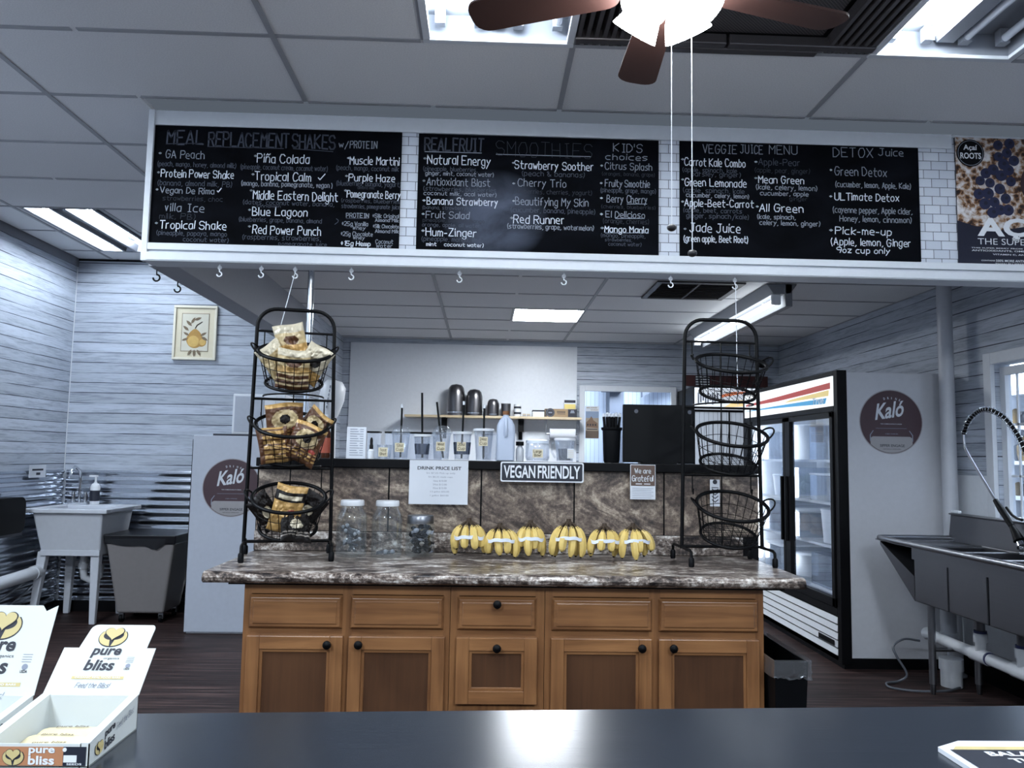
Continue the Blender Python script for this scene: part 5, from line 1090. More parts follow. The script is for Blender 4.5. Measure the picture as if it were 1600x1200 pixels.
MB().lathe([(.001, 0), (.037, 0), (.038, .13), (.001, .132)], (.345, 8.5, 1.791), 22).build('can_body', M['white'], t, smooth=50)
b = MB()
for z in (.025, .085): b.lathe([(.0384, z), (.0384, z+.022)], (.345, 8.5, 1.791), 22)
b.build('print', M['ink'], t, smooth=60)
for x, s in ((.418, 'left tiny pale box on the kitchen wall shelf beside the printed can'), (.462, 'right tiny pale box on the kitchen wall shelf beside the white box')):
    t = thing('tiny_box', s, 'box', (x, 8.5, 1.791)); MB().box(x-.018, x+.018, 8.48, 8.52, 1.791, 1.822).build('carton', mat('buff_card', (178, 168, 150), .6) if x < .44 else bpy.data.materials['buff_card'], t); MB().box(x-.018, x+.018, 8.479, 8.4805, 1.80, 1.806).build('print', M['ink_dim'], t)
t = thing('white_box', 'low white box with dark lid edge on the kitchen wall shelf', 'box', (.565, 8.5, 1.791)); MB().box(.505, .625, 8.44, 8.56, 1.791, 1.846).build('carton', M['offwhite'], t); MB().box(.502, .628, 8.437, 8.563, 1.846, 1.862).build('lid', M['navy'], t)
t = thing('straw_box', 'long tan carton with black round emblem on the kitchen wall shelf', 'box', (.80, 8.5, 1.791))
MB().box(.636, .972, 8.44, 8.56, 1.791, 1.878).build('carton', mat('kraft_card', (150, 126, 98), .7), t)
b = MB(); b.prism(disc(28, .046, .690, 1.838), (0, 8.4390, 0), X_, Z_, .001); b.box(.878, .972, 8.4386, 8.4398, 1.793, 1.876); b.box(.640, .652, 8.4386, 8.4398, 1.793, 1.876)
for k in range(7): b.box(.762+k*.013, .770+k*.013, 8.4386, 8.4398, 1.836, 1.854)
b.box(.765, .85, 8.4386, 8.4398, 1.822, 1.827); b.build('print', M['navy'], t)
b = MB(); b.prism(disc(28, .038, .690, 1.838), (0, 8.4378, 0), X_, Z_, .0005); b.prism(disc(28, .036, .690, 1.838), (0, 8.4372, 0), X_, Z_, .0005, 1); b.box(.67, .71, 8.4365, 8.437, 1.832, 1.844, 0); b.prism([(.90, 1.835), (.95, 1.835), (.94, 1.865), (.91, 1.865)], (0, 8.438, 0), X_, Z_, .0005, 0)
b.build('emblem', [M['ink_dim'], M['navy']], t)
t = thing('yellow_box', 'yellow and black carton on top of the long tan carton', 'box', (.90, 8.5, 1.879)); MB().box(.838, .960, 8.455, 8.545, 1.879, 1.985).build('carton', M['offwhite'], t)
MB().box(.840, .958, 8.4535, 8.455, 1.881, 1.932).build('yellow_panel', mat('pale_yellow', (206, 186, 110), .6), t); MB().box(.840, .958, 8.4535, 8.455, 1.945, 1.975).build('black_panel', M['navy'], t)
t = thing('paper_towel_roll', 'white paper towel roll hanging under the kitchen wall shelf', 'paper towel', (.82, 8.5, 1.61))
MB().cyl((.69, 8.5, 1.615), (.962, 8.5, 1.615), .056, n=32).build('roll', M['paper'], t, smooth=40)
MB().cyl((.655, 8.5, 1.615), (.99, 8.5, 1.615), .011, n=12).box(.648, .66, 8.488, 8.512, 1.605, 1.766).box(.985, .995, 8.488, 8.512, 1.605, 1.766).build('holder', M['steel'], t)
t = thing('back_counter', 'white worktop unit along the kitchen back wall under the shelf', 'counter', (-.2, 8.35, 0)); MB().box(-1.5, .99, 8.05, KY-.02, .86, .91).build('worktop', M['steel'], t); MB().box(-1.48, .97, 8.1, KY-.02, 0, .859).build('cupboard', M['offwhite'], t)
# poster on the service window, things in the store room
t = thing('window_poster', 'brown house poster stuck inside the kitchen service window', 'poster', (1.166, 8.66, 1.576))
MB().box(1.092, 1.242, 8.672, 8.675, 1.576, 1.93).build('sheet', M['paper'], t)
b = MB(); b.box(1.096, 1.238, 8.670, 8.6715, 1.80, 1.872, 0).box(1.096, 1.238, 8.670, 8.6715, 1.580, 1.66, 1).box(1.096, 1.238, 8.670, 8.6715, 1.66, 1.80, 2)
b.prism([(1.10, 1.70), (1.23, 1.69), (1.225, 1.745), (1.18, 1.775), (1.17, 1.80), (1.155, 1.82), (1.14, 1.79), (1.10, 1.75)], (0, 8.6695, 0), X_, Z_, .0005, 3)
for k in range(4): b.box(1.112+k*.028, 1.126+k*.028, 8.6685, 8.669, 1.715, 1.735, 4)
b.box(1.11, 1.225, 8.6685, 8.669, 1.672, 1.682, 4); b.build('picture', [mat('poster_sky', (128, 144, 168), .6), mat('poster_ground', (96, 82, 72), .6), mat('poster_hill', (150, 138, 124), .6), mat('poster_house', (116, 92, 74), .6), M['ink']], t)
b = MB(); printed(b, 'SMALL BUSINESS', (1.105, 8.6695, 1.905), X_, Z_, .115, .013, 0, .01); printed(b, 'SATURDAY', (1.15, 8.6695, 1.882), X_, Z_, .08, .012, 0, .01); b.build('lettering', mat('poster_tan', (140, 112, 72), .6), t)
t = thing('tall_cupboard', 'tall grey cupboard seen through the kitchen service window', 'cupboard', (1.64, 10.2, 0)); MB().box(1.58, 1.76, 10.1, 10.39, 0, 2.4).build('carcass', mat('grey_cupboard', (98, 104, 116), .5), t); MB().box(1.47, 1.72, 10.0, 10.09, 2.2, 2.42).build('top_bin', mat('dark_grey_bin', (52, 56, 66), .5), t)
t = thing('hanging_rack', 'grey hanging rack seen through the top right of the service window', 'rack', (2.2, 10.2, 2.2)); MB().prism([(2.0, 2.15), (2.36, 2.36), (2.36, 2.44), (2.0, 2.44)], (0, 10.1, 0), X_, Z_, .1).build('panel', bpy.data.materials['grey_cupboard'], t); MB().box(2.38, 2.44, 10.1, 10.15, 1.9, 2.44).build('rail', M['white'], t)
# back cooler facing the shop
t = thing('upright_cooler', 'white fronted upright cooler against the back wall behind the right rack', 'cooler', (2.43, 8.2, 0), 0)
MB().box(2.09, 2.80, 7.95, 8.60, 0, 2.10).build('body', M['black'], t)
MB().box(2.10, 2.79, 7.94, 7.95, 1.87, 2.09).build('header', emitter('cooler_header_glow', (.80, .88, 1.0), .26), t)
b = MB(); b.prism([(2.38, 1.995), (2.56, 2.03), (2.79, 2.03), (2.79, 2.06), (2.5, 2.055), (2.36, 2.02)], (0, 7.939, 0), X_, Z_, .001, 0); b.prism([(2.40, 1.90), (2.52, 1.97), (2.79, 1.97), (2.79, 1.92), (2.5, 1.90)], (0, 7.939, 0), X_, Z_, .001, 1)
for k in range(9): b.box(2.13+k*.024, 2.145+k*.024, 7.938, 7.939, 1.92+.02*(k % 3), 2.04-.015*(k % 2), 2)
b.build('header_print', [emitter('orange_print', (.75, .22, .10), .2), emitter('yellow_print', (.95, .72, .35), .25), M['ink_dim']], t)
b = MB()
for k in range(15):
    x = 2.105+k*.046; b.box(x, x+.042, 7.944-.004*(k % 2), 7.948, .2, 1.85)
b.build('strip_door', emitter('white_strips_with_glow', (.62, .70, .82), .10), t)  # faint glow put into the strips, which are no light source
b = MB().box(2.09, 2.80, 7.93, 7.95, 1.845, 1.87).box(2.09, 2.80, 7.93, 7.95, .05, .2).box(2.44, 2.455, 7.935, 7.95, .2, 1.85); b.build('door_frame', M['black'], t)
t = thing('flag_banner', 'dark red banner with a flag corner high on the back wall', 'banner', (2.64, 8.6, 2.17))
MB().box(2.18, 3.08, 8.60, 8.612, 2.165, 2.285).build('cloth', mat('dark_red_cloth', (66, 32, 32), .7), t)
b = MB().box(2.28, 2.44, 8.594, 8.60, 2.17, 2.28, 0)
for k in range(4): b.box(2.285, 2.435, 8.592, 8.594, 2.178+k*.027, 2.190+k*.027, 1)
b.build('flag_corner', [M['navy'], M['white']], t)
t = thing('security_camera', 'small dark ball camera in the far right kitchen corner', 'camera', (2.98, 8.45, 2.3)); MB().sphere((2.98, 8.50, 2.41), .045, 16).build('ball', M['black'], t, smooth=60); MB().box(2.9, 3.06, 8.50, KY-.001, 2.44, 2.50).build('mount', mat('grey_mount', (110, 114, 124), .5), t)
t = thing('pedestal_fan', 'white pedestal fan standing in the kitchen behind the left rack', 'fan', (-1.20, 6.4, 0))
q = Matrix.Translation((-1.225, 6.4, 1.78)) @ Matrix.Rotation(math.radians(8), 4, 'Y')
MB().lathe([(.001, -.19), (.03, -.185), (.075, -.10), (.10, .02), (.095, .12), (.06, .165), (.001, .175)], (0, 0, 0), 28, M=q).build('fan_head', M['white'], t, smooth=60)
b = MB()
for k in range(6): b.box(-.012, -.006, -.105, -.09, -.06+k*.032, -.04+k*.032, 0, q)
b.build('vents', M['ink_dim'], t)
MB().cyl((-1.20, 6.4, .03), (-1.205, 6.4, 1.62), .025, n=14).build('pole', M['white'], t, smooth=50); MB().lathe([(.001, 0), (.2, 0), (.2, .015), (.03, .04)], (-1.20, 6.4, 0), 28).build('base', M['white'], t, smooth=50)

# ================================================================== COOLERS WITH ROUND DECALS
def kalo(parent, cx, cz, r, y):
    b = MB(); b.prism(disc(56, r*1.03, cx, cz), (0, y-.0012, 0), X_, Z_, .001, 0); b.prism(disc(56, r, cx, cz), (0, y-.002, 0), X_, Z_, .0008, 1)
    # pale glass jar drawn in the lower part
    pts = disc(40, r, cx, cz, math.radians(202), math.radians(338))
    jar_ = [(cx-r*.68, cz-r*.52), (cx-r*.68, cz-r*.72)] + disc(24, r*.985, cx, cz, math.radians(227), math.radians(313)) + [(cx+r*.68, cz-r*.72), (cx+r*.68, cz-r*.52), (cx+r*.60, cz-r*.47), (cx-r*.60, cz-r*.47)]
    b.prism(jar_, (0, y-.0028, 0), X_, Z_, .0006, 2)
    for s in (-1, 1):
        b.prism([(cx+s*r*.70, cz-r*.62), (cx+s*r*.70, cz-r*.42), (cx+s*r*.60, cz-r*.28), (cx+s*r*.57, cz-r*.28), (cx+s*r*.67, cz-r*.43), (cx+s*r*.67, cz-r*.62)][::s], (0, y-.0032, 0), X_, Z_, .0006, 3)
    b.box(cx-r*.5, cx+r*.5, y-.0030, y-.0022, cz-r*.215, cz-r*.205, 3)
    d = b.build('round_decal', [mat('decal_edge', (150, 146, 150), .5) if 'decal_edge' not in bpy.data.materials else bpy.data.materials['decal_edge'], M['maroon'], mat('decal_jar', (150, 148, 150), .4) if 'decal_jar' not in bpy.data.materials else bpy.data.materials['decal_jar'], M['ink_dim']], parent)
    b = MB()
    for k, ch in enumerate('DRINK'):
        a = math.radians(101-k*6.2+.0) - math.radians(.0); xx, zz = cx+r*.78*math.cos(math.radians(105-k*9)), cz+r*.78*math.sin(math.radians(105-k*9)) - r*.06
        an = math.radians(15-k*9); U = (math.cos(an), 0, math.sin(an)); V = (-math.sin(an), 0, math.cos(an))
        printed(b, ch, (xx-r*.02, y-.0035, zz), U, V, r*.05 if ch != 'I' else r*.015, r*.075, 0, .01)
    an = math.radians(9); U = Vector((math.cos(an), 0, math.sin(an))); V = Vector((-math.sin(an)*.4, 0, math.cos(an)))
    printed(b, 'Kaló', (cx-r*.52, y-.0036, cz+r*.04), U, V, r*.92, r*.52, 0, .022, .22)
    printed(b, 'THE COMMONWEALTH DRINK', (cx-r*.35, y-.0036, cz-r*.085), X_, Z_, r*.70, r*.03, 0, .01)
    printed(b, 'CBD DRINK', (cx-r*.2, y-.0036, cz-r*.40), X_, Z_, r*.42, r*.03, 1, .01)
    printed(b, 'SIPPER ENGAGE', (cx-r*.38, y-.0036, cz-r*.80), X_, Z_, r*.80, r*.085, 2, .012); printed(b, 'NATURALLY SPARKLING', (cx-r*.27, y-.0036, cz-r*.885), X_, Z_, r*.56, r*.035, 2, .0)
    b.build('lettering', [M['paper'], M['ink_dim'], M['ink']], d)
# tall right cooler: doors face the counter aisle, white flank faces the shop
FX, FY0, FY1, FZ = 2.40, 5.374, 7.36, 1.985
t = thing('display_cooler', 'tall black framed glass door cooler with striped lit header on the right', 'cooler', (2.78, 6.36, 0))
b = MB().box(2.47, 3.13, FY0, FY0+.05, .07, FZ).box(2.47, 3.13, FY1-.05, FY1, .07, FZ).box(3.08, 3.13, FY0+.05, FY1-.05, .07, FZ).box(2.47, 3.08, FY0+.05, FY1-.05, FZ-.05, FZ).box(2.47, 3.08, FY0+.05, FY1-.05, .07, .40)
b.build('cabinet', mat('cooler_white_enamel', (186, 188, 194), .38), t, bevel=.004)
MB().box(3.06, 3.08, FY0+.05, FY1-.05, .4, FZ-.05).box(2.50, 3.06, FY0+.05, FY0+.06, .4, FZ-.05).box(2.50, 3.06, FY1-.06, FY1-.05, .4, FZ-.05).build('liner', M['white'], t)
MB().box(2.42, 3.12, FY0+.005, FY1-.005, .0, .069).build('base', M['black'], t)
b = MB(); frz = ((FY0-.004, FY0+.055), (FY1-.055, FY1+.004))
for a, c in frz: b.box(FX, 2.469, a, c, .03, FZ+.012)
b.box(FX, 2.469, FY0+.055, FY1-.055, FZ-.022, FZ+.012).box(FX, 2.469, FY0+.055, FY1-.055, 1.715, 1.755).box(FX, 2.469, FY0+.055, FY1-.055, .34, .385).box(FX+.02, 2.469, FY0+.055, FY1-.055, .03, .34)
b.build('front_frame', M['black'], t, bevel=.003)
# lit header with coloured flare
hd = MB().box(FX-.004, FX+.03, FY0+.058, FY1-.058, 1.757, FZ-.024).build('header', emitter('header_glow', (.90, .96, 1.0), .30), t)
b = MB(); hx = FX-.006
def hy(f): return FY1-.06-(FY1-FY0-.12)*f
def stripe(pts, mi):
    b.add([(hx-.0006*mi, hy(f), 1.757+z) for f, z in pts], [tuple(range(len(pts)))], mi)
stripe([(0.02, .10), (.45, .098), (.985, .118), (.985, .162), (.45, .135), (.02, .118)], 0)
stripe([(.52, .075), (.97, .070), (.975, .112), (.60, .092)], 1)
stripe([(.02, .055), (.40, .045), (.94, .018), (.955, .058), (.40, .062), (.02, .06)], 2)
b.build('header_stripes', [emitter('red_flare', (.50, .08, .07), .14), emitter('yellow_flare', (.85, .68, .28), .16), emitter('blue_flare', (.08, .38, .70), .17)], hd)
b = MB(); printed(b, 'True', (hx-.003, hy(.82), 1.757+.022), (0, -1, 0), Z_, .20, .05, 0, .02, .2); b.build('lettering', M['offwhite'], hd)
ym = 6.31
for i, (a, c) in enumerate(((FY0+.06, ym-.002), (ym+.002, FY1-.06))):
    fw = .075
    b = MB().box(FX-.012, FX+.03, a, a+fw*.6, .39, 1.712).box(FX-.012, FX+.03, c-fw*1.3, c, .39, 1.712).box(FX-.012, FX+.03, a, c, .39, .45).box(FX-.012, FX+.03, a, c, 1.675, 1.712)
    d = b.build('door', M['black'], t, bevel=.003)
    MB().box(FX+.004, FX+.008, a+fw*.6, c-fw*1.3, .45, 1.675).build('door_glass', M['pane'], d)
    yh = c-.05 if i == 0 else a+.03
    MB().box(FX-.035, FX-.012, yh-.012, yh+.012, .75, 1.25).build('handle', M['black_plastic'], d, bevel=.004)
for k in range(5):
    z = .075+k*.052
    MB().taper((FX-.002, FX+.012, FY0+.06, FY1-.06), (FX+.004, FX+.012, FY0+.06, FY1-.06), z, z+.040).build('kick_slat', M['white'], t)
MB().box(FX-.005, FX-.003, FY0+.10, FY0+.36, .13, .165).build('name_plate', M['black'], t)
for y in (FY0+.10, ym+.25, FY1-.1):
    MB().box(2.50, 2.525, y-.012, y+.012, .5, 1.85).build('interior_light', emitter('cooler_led', (.88, .95, 1.0), 3.0) if 'cooler_led' not in bpy.data.materials else bpy.data.materials['cooler_led'], t)
SHZ = (.44, .76, 1.07, 1.38)
for z in SHZ:
    b = MB()
    for k in range(26):
        y = FY0+.08+k*(FY1-FY0-.16)/25; b.box(2.52, 3.04, y-.002, y+.002, z-.006, z)
    b.box(2.515, 2.525, FY0+.06, FY1-.06, z-.014, z+.004).build('wire_shelf', M['white'], t)
kalo(t, 2.772, 1.648, .214, FY0)
# contents, one thing per container
tubm = glassy('cloudy_tub', (.92, .94, .97), .06, .1, .28, (.62, .68, .78)); fruit = [mat('orange_fruit', (176, 128, 70), .5, var=.3), mat('brown_goods', (104, 82, 62), .6, var=.3), mat('green_goods', (96, 112, 84), .6, var=.3), mat('pale_goods', (196, 198, 196), .5)]
SN = ('bottom', 'second', 'third', 'top'); rnd = random.Random(12)
for si, z in enumerate(SHZ):
    for k, (ya, yb, dn) in enumerate(((5.46, 5.80, 'near side of nearer door'), (5.84, 6.20, 'far side of nearer door'), (6.42, 6.80, 'near side of farther door'), (6.84, 7.22, 'far side of farther door'))):
        h = (.20, .22, .21, .24)[si]*(.8+.4*rnd.random()); kind = (si+k) % 3
        nmz = 'on %s cooler shelf, %s' % (SN[si], dn)
        x0, x1 = 2.545, 2.98
        if kind < 2:
            o = thing('food_tub', ('clear lidded tub ' if kind == 0 else 'open clear tub of food ')+nmz, 'tub', ((x0+x1)/2, (ya+yb)/2, z+.001), 0, 'tubs in the tall cooler')
            b = MB()
            for q in ((x0, x1, ya, ya+.004), (x0, x1, yb-.004, yb), (x0, x0+.004, ya+.004, yb-.004), (x1-.004, x1, ya+.004, yb-.004)): b.box(*q, z+.002, z+h)
            b.box(x0, x1, ya, yb, z+.001, z+.004).build('tub_body', tubm, o)
            if kind == 0: MB().box(x0-.006, x1+.006, ya-.006, yb+.006, z+h+.001, z+h+.016).build('lid', M['white'], o, bevel=.003)
            c = MB()
            for m_ in range(22):
                rr = rnd.uniform(.03, .045); c.sphere((x0+.05+rnd.random()*.33, ya+.05+rnd.random()*(yb-ya-.1), z+.006+rr+rnd.random()*h*.5), rr, 8)
            c.build('food', fruit[(si*2+k) % 4], o, smooth=60)['kind'] = 'stuff'
        else:
            o = thing('white_bucket', 'white lidded bucket '+nmz, 'bucket', ((x0+x1)/2, (ya+yb)/2, z+.001), 0, 'buckets in the tall cooler')
            r = min(.16, (yb-ya)/2-.01); cx, cy = 2.56+r, (ya+yb)/2
            MB().lathe([(.001, .001), (r*.88, .001), (r*.98, h), (.001, h)], (cx, cy, z), 28).build('bucket_body', M['white'], o, smooth=50)
            MB().lathe([(r*1.0, h-.006), (r*1.02, h+.008), (r*.97, h+.014), (.001, h+.014)], (cx, cy, z), 28).build('lid', M['offwhite'], o, smooth=50)
# low left cooler, its flank facing the shop
t = thing('display_cooler', 'low white cooler with round maroon decal behind the left end of the counter', 'cooler', (-1.9, 6.6, 0))
MB().box(-2.235, -1.60, 6.24, 6.95, .012, 1.490).build('cabinet', mat('cooler_grey_enamel', (178, 184, 196), .38), t, bevel=.005)
MB().box(-2.22, -1.62, 6.26, 6.93, 0, .011).build('base', M['offwhite'], t)
MB().box(-2.245, -2.236, 6.26, 6.94, .1, 1.46).build('door', M['black'], t)
kalo(t, -1.926, 1.094, .216, 6.24)
tag(MB().box(-2.10, -1.62, 6.28, 6.9, 1.491, 1.506).build('cutting_board', M['navy'], loc=(-1.9, 6.6, 1.491)), 'thin dark board lying on top of the low white cooler', 'board')
t = thing('appliance_box', 'white boxy appliance on top of the low left cooler', 'appliance', (-1.8, 6.7, 1.507))
MB().box(-2.03, -1.61, 6.5, 6.85, 1.507, 1.835).build('housing', M['offwhite'], t, bevel=.008)
MB().box(-1.76, -1.69, 6.494, 6.5, 1.53, 1.82).build('door_strip', M['white'], t); MB().box(-2.01, -1.78, 6.495, 6.5, 1.53, 1.815).build('door_panel', mat('appliance_door', (168, 174, 186), .3), t)

# ================================================================== LEFT AISLE
t = thing('picture', 'pear print in a cream frame on the whitewashed back wall', 'picture', (-2.565, BY, 2.16))
b = MB(); x0, x1, z0, z1 = -2.757, -2.378, 2.165, 2.648
for q in ((x0, x1, z0, z0+.022), (x0, x1, z1-.022, z1), (x0, x0+.022, z0+.022, z1-.022), (x1-.022, x1, z0+.022, z1-.022)): b.box(q[0], q[1], BY-.03, BY-.002, q[2], q[3])
b.build('frame', mat('cream_frame', (214, 208, 190), .45), t, bevel=.004)
MB().box(x0+.02, x1-.02, BY-.014, BY-.003, z0+.02, z1-.02).build('mat_board', mat('mat_board', (206, 198, 174), .7), t)
b = MB(); b.box(-2.688, -2.447, BY-.016, BY-.0145, 2.240, 2.580, 0); b.box(-2.682, -2.453, BY-.0175, BY-.0165, 2.246, 2.574, 1); b.build('print_sheet', [mat('print_line', (132, 118, 96), .7), mat('print_paper', (200, 196, 180), .7)], t)
b = MB(); cx, cz = -2.567, 2.375; y = BY-.019
pear = [(cx+.075*math.sin(a)*(1-.38*max(0, math.cos(a))), cz-.02+.085*math.cos(a)-(0)) for a in [2*PI*i/36 for i in range(36)]][::-1]
b.prism([(px_-.01*0, pz) for px_, pz in pear], (0, y, 0), X_, Z_, .001, 0)
b.prism(disc(20, .05, cx-.012, cz-.045), (0, y-.0006, 0), X_, Z_, .0005, 1); b.prism(disc(18, .042, cx+.06, cz-.05), (0, y+.0006, 0), X_, Z_, .0005, 0)
b.prism(disc(14, .028, cx+.068, cz-.052), (0, y-.0002, 0), X_, Z_, .0005, 1)
for lx, lz, an, s in ((-.075, .02, 150, .03), (-.08, .07, 140, .034), (-.055, .115, 135, .036), (-.02, .14, 60, .034), (.02, .155, 20, .034), (.075, .02, 30, .032), (.085, -.02, -30, .034), (-.04, -.145, 240, .032), (.0, -.15, 270, .032), (.04, -.145, 300, .032), (-.085, -.03, 200, .03)):
    a = math.radians(an); U = (math.cos(a), 0, math.sin(a)); V = (-math.sin(a), 0, math.cos(a))
    b.prism([(-s, 0), (-.3*s, -.36*s), (.4*s, -.3*s), (s, 0), (.4*s, .3*s), (-.3*s, .36*s)], (cx+lx, y-.0008-.0001*lx, cz+lz), U, V, .0005, 2)
b.tube([(cx, y, cz+.07), (cx+.015, y, cz+.10), (cx+.06, y, cz+.13)], .004, 6, mi=3)
b.build('pear_drawing', [mat('pear_ochre', (168, 130, 66), .7, var=.25), mat('pear_light', (196, 162, 92), .7, var=.2), mat('leaf_sepia', (112, 96, 76), .7), mat('twig_sepia', (70, 56, 46), .7)], t)
# utility sink
t = thing('utility_sink', 'white plastic utility sink on four legs in the left corner', 'sink', (-3.25, 6.7, 0))
b = MB(); b.taper((-3.47, -3.02, 6.52, 6.96), (-3.52, -2.98, 6.44, 7.0), .53, .87)
b.build('tub', M['sink_plastic'], t, bevel=.015, seg=3)
b = MB()
for q in ((-3.57, -2.93, 6.40, 6.48), (-3.57, -2.93, 6.90, 7.04), (-3.57, -3.48, 6.48, 6.90), (-3.03, -2.93, 6.48, 6.90)): b.box(*q, .868, .902)
b.box(-3.50, -3.0, 6.46, 6.98, .80, .83).build('rim', M['sink_plastic'], t, bevel=.008, seg=3)
MB().box(-3.475, -3.015, 6.505, 6.52, .53, .575).build('skirt', M['sink_plastic'], t, bevel=.004)
for x, y, dx, dy in ((-3.47, 6.56, -.05, -.03), (-3.06, 6.56, .01, -.02), (-3.45, 6.95, -.02, .02), (-3.06, 6.95, .02, .03)):
    MB().taper((x-.022+dx, x+.022+dx, y-.02+dy, y+.02+dy), (x-.035, x+.035, y-.032, y+.032), 0, .56).build('leg', M['sink_plastic'], t, bevel=.006)
MB().tube([(-3.25, 6.75, .55), (-3.25, 6.75, .40), (-3.25, 6.77, .33), (-3.20, 6.80, .29), (-3.15, 6.82, .33), (-3.15, 6.84, .40), (-3.25, 6.90, .42), (-3.34, 6.98, .42), (-3.48, 7.0, .40)], .028, 12).cyl((-3.25, 6.75, .52), (-3.25, 6.75, .60), .045, n=16).cyl((-3.25, 6.75, .40), (-3.25, 6.75, .44), .038, n=16).build('drain_trap', M['pvc'], t, smooth=60)
t = thing('faucet', 'chrome faucet on the left end of the utility sink', 'faucet', (-3.42, 6.96, .902))
b = MB().box(-3.50, -3.34, 6.92, 7.0, .902, .922).cyl((-3.47, 6.96, .92), (-3.47, 6.96, .99), .018, n=14).cyl((-3.37, 6.96, .92), (-3.37, 6.96, .99), .018, n=14)
b.build('base', M['chrome'], t, smooth=40)
MB().tube([(-3.42, 6.96, .92), (-3.42, 6.96, 1.12), (-3.42, 6.94, 1.19), (-3.42, 6.86, 1.22), (-3.42, 6.80, 1.19), (-3.42, 6.79, 1.15)], .013, 10).build('spout', M['chrome'], t, smooth=60)
for x in (-3.47, -3.37): MB().box(x-.035, x+.035, 6.952, 6.968, .99, 1.005).cyl((x, 6.96, .985), (x, 6.96, 1.01), .016, n=12).build('handle', M['chrome'], t, bevel=.004)
t = thing('soap_bottle', 'white pump soap bottle with black label on the utility sink', 'bottle', (-3.30, 6.97, .902))
MB().lathe([(.001, 0), (.036, 0), (.038, .008), (.038, .15), (.026, .175), (.013, .18), (.013, .19), (.001, .19)], (-3.30, 6.975, .902), 22).build('body', M['white'], t, smooth=50)
MB().lathe([(.0386, .03), (.0386, .12)], (-3.30, 6.975, .902), 22).build('label', M['navy'], t, smooth=60)
MB().cyl((-3.30, 6.975, 1.09), (-3.30, 6.975, 1.135), .008, n=10).box(-3.35, -3.285, 6.963, 6.987, 1.135, 1.15).build('pump', M['white'], t, smooth=40)
t = thing('wall_notice', 'small white notice on the left wall above the utility sink', 'notice', (LX+.04, 6.62, 1.13))
MB().box(LX+.031, LX+.033, 6.50, 6.74, 1.135, 1.235).build('sheet', M['paper'], t); MB().box(LX+.0332, LX+.0336, 6.54, 6.70, 1.19, 1.205).box(LX+.0332, LX+.0336, 6.60, 6.66, 1.155, 1.175).build('print', M['ink'], t)
t = thing('wall_dispenser', 'black rounded box mounted on the corrugated left wall', 'dispenser', (-3.56, 5.98, .73))
b = MB().prism(rrect(5.72, 6.27, .735, 1.00, .06), (-3.475, 0, 0), (0, 1, 0), Z_, .12); b.build('cover', M['black_plastic'], t, bevel=.01, seg=3)
MB().prism(rrect(5.74, 6.25, .715, .74, .01), (-3.48, 0, 0), (0, 1, 0), Z_, .11).build('base_strip', mat('dark_grey_strip', (58, 62, 74), .5), t)
t = thing('drain_pipe', 'white capped drain pipe running low along the left wall', 'pipe', (-3.52, 5.9, .33))
MB().tube([(-3.50, 3.4, .30), (-3.50, 6.50, .40)], .048, 18).build('pipe', M['pvc'], t, smooth=50); MB().tube([(-3.50, 6.47, .399), (-3.50, 6.54, .402)], .054, 18).build('cap', M['pvc'], t, smooth=50)
for z, d, s in ((.27, 0, 'upper thin chrome supply line below the white drain pipe'), (.19, .02, 'lower thin chrome supply line below the white drain pipe')):
    tag(MB().tube([(-3.50+d, 3.6, z-.10), (-3.50+d, 6.1, z), (-3.52, 6.5, z+.10), (-3.53, 6.8, z+.12)], .009, 8).build('supply_line', M['chrome'], smooth=60, loc=(-3.5, 5, z-.1)), s, 'pipe', 'supply lines')
# wheeled bin
t = thing('wheeled_bin', 'grey wheeled waste bin with black liner beside the utility sink', 'bin', (-2.72, 6.76, 0))
MB().taper((-2.90, -2.53, 6.60, 6.96), (-2.98, -2.44, 6.52, 7.03), .075, .655).build('bin_body', M['grey_plastic'], t, bevel=.02, seg=3)
b = MB().taper((-2.985, -2.435, 6.515, 7.035), (-2.995, -2.425, 6.505, 7.04), .625, .70)
n = 12; vs = [(-2.98+.54*i/n, 6.512, .64-.03*math.sin(PI*i/n*1.4)-.06*math.exp(-((i-9)/1.6)**2)) for i in range(n+1)] + [(-2.98+.54*i/n, 6.508, .69) for i in range(n+1)]
b.add(vs, [(i, i+1, n+2+i, n+1+i) for i in range(n)]); b.build('liner', mat('black_bag', (16, 17, 22), .3), t, bevel=.008)
for x in (-2.87, -2.56):
    for y in (6.64, 6.92):
        c = MB().cyl((x-.012, y, .032), (x+.012, y, .032), .032, n=18).build('caster', M['black_plastic'], t, smooth=40); MB().box(x-.018, x+.018, y-.014, y+.014, .03, .076).build('fork', M['steel'], c)

# ================================================================== RIGHT SIDE
t = thing('waste_bin', 'slim black waste bin with clear liner at the right end of the cabinets', 'bin', (1.2, 3.36, 0))
b = MB(); o0, o1, i0, i1 = (1.145, 1.245, 3.16, 3.58), (1.132, 1.262, 3.12, 3.63), (1.152, 1.238, 3.168, 3.572), (1.138, 1.256, 3.126, 3.624)
def loop(q, z): return [(q[0], q[2], z), (q[1], q[2], z), (q[1], q[3], z), (q[0], q[3], z)]
b.add(loop(o0, 0)+loop(o1, .6)+loop(i1, .6)+loop(i0, .02), [(3,2,1,0)]+[(k*4+j, k*4+(j+1) % 4, k*4+4+(j+1) % 4, k*4+4+j) for k in range(3) for j in range(4)]+[(12,13,14,15)])
b.build('bin_body', M['black_plastic'], t)
rnd = random.Random(5); b = MB(); L = [(1.128, 3.112), (1.268, 3.112), (1.268, 3.638), (1.128, 3.638)]
ring = []
for i in range(4):
    a, c = L[i], L[(i+1) % 4]
    for k in range(12): ring.append((a[0]+(c[0]-a[0])*k/12, a[1]+(c[1]-a[1])*k/12))
vs = []; m_ = len(ring)
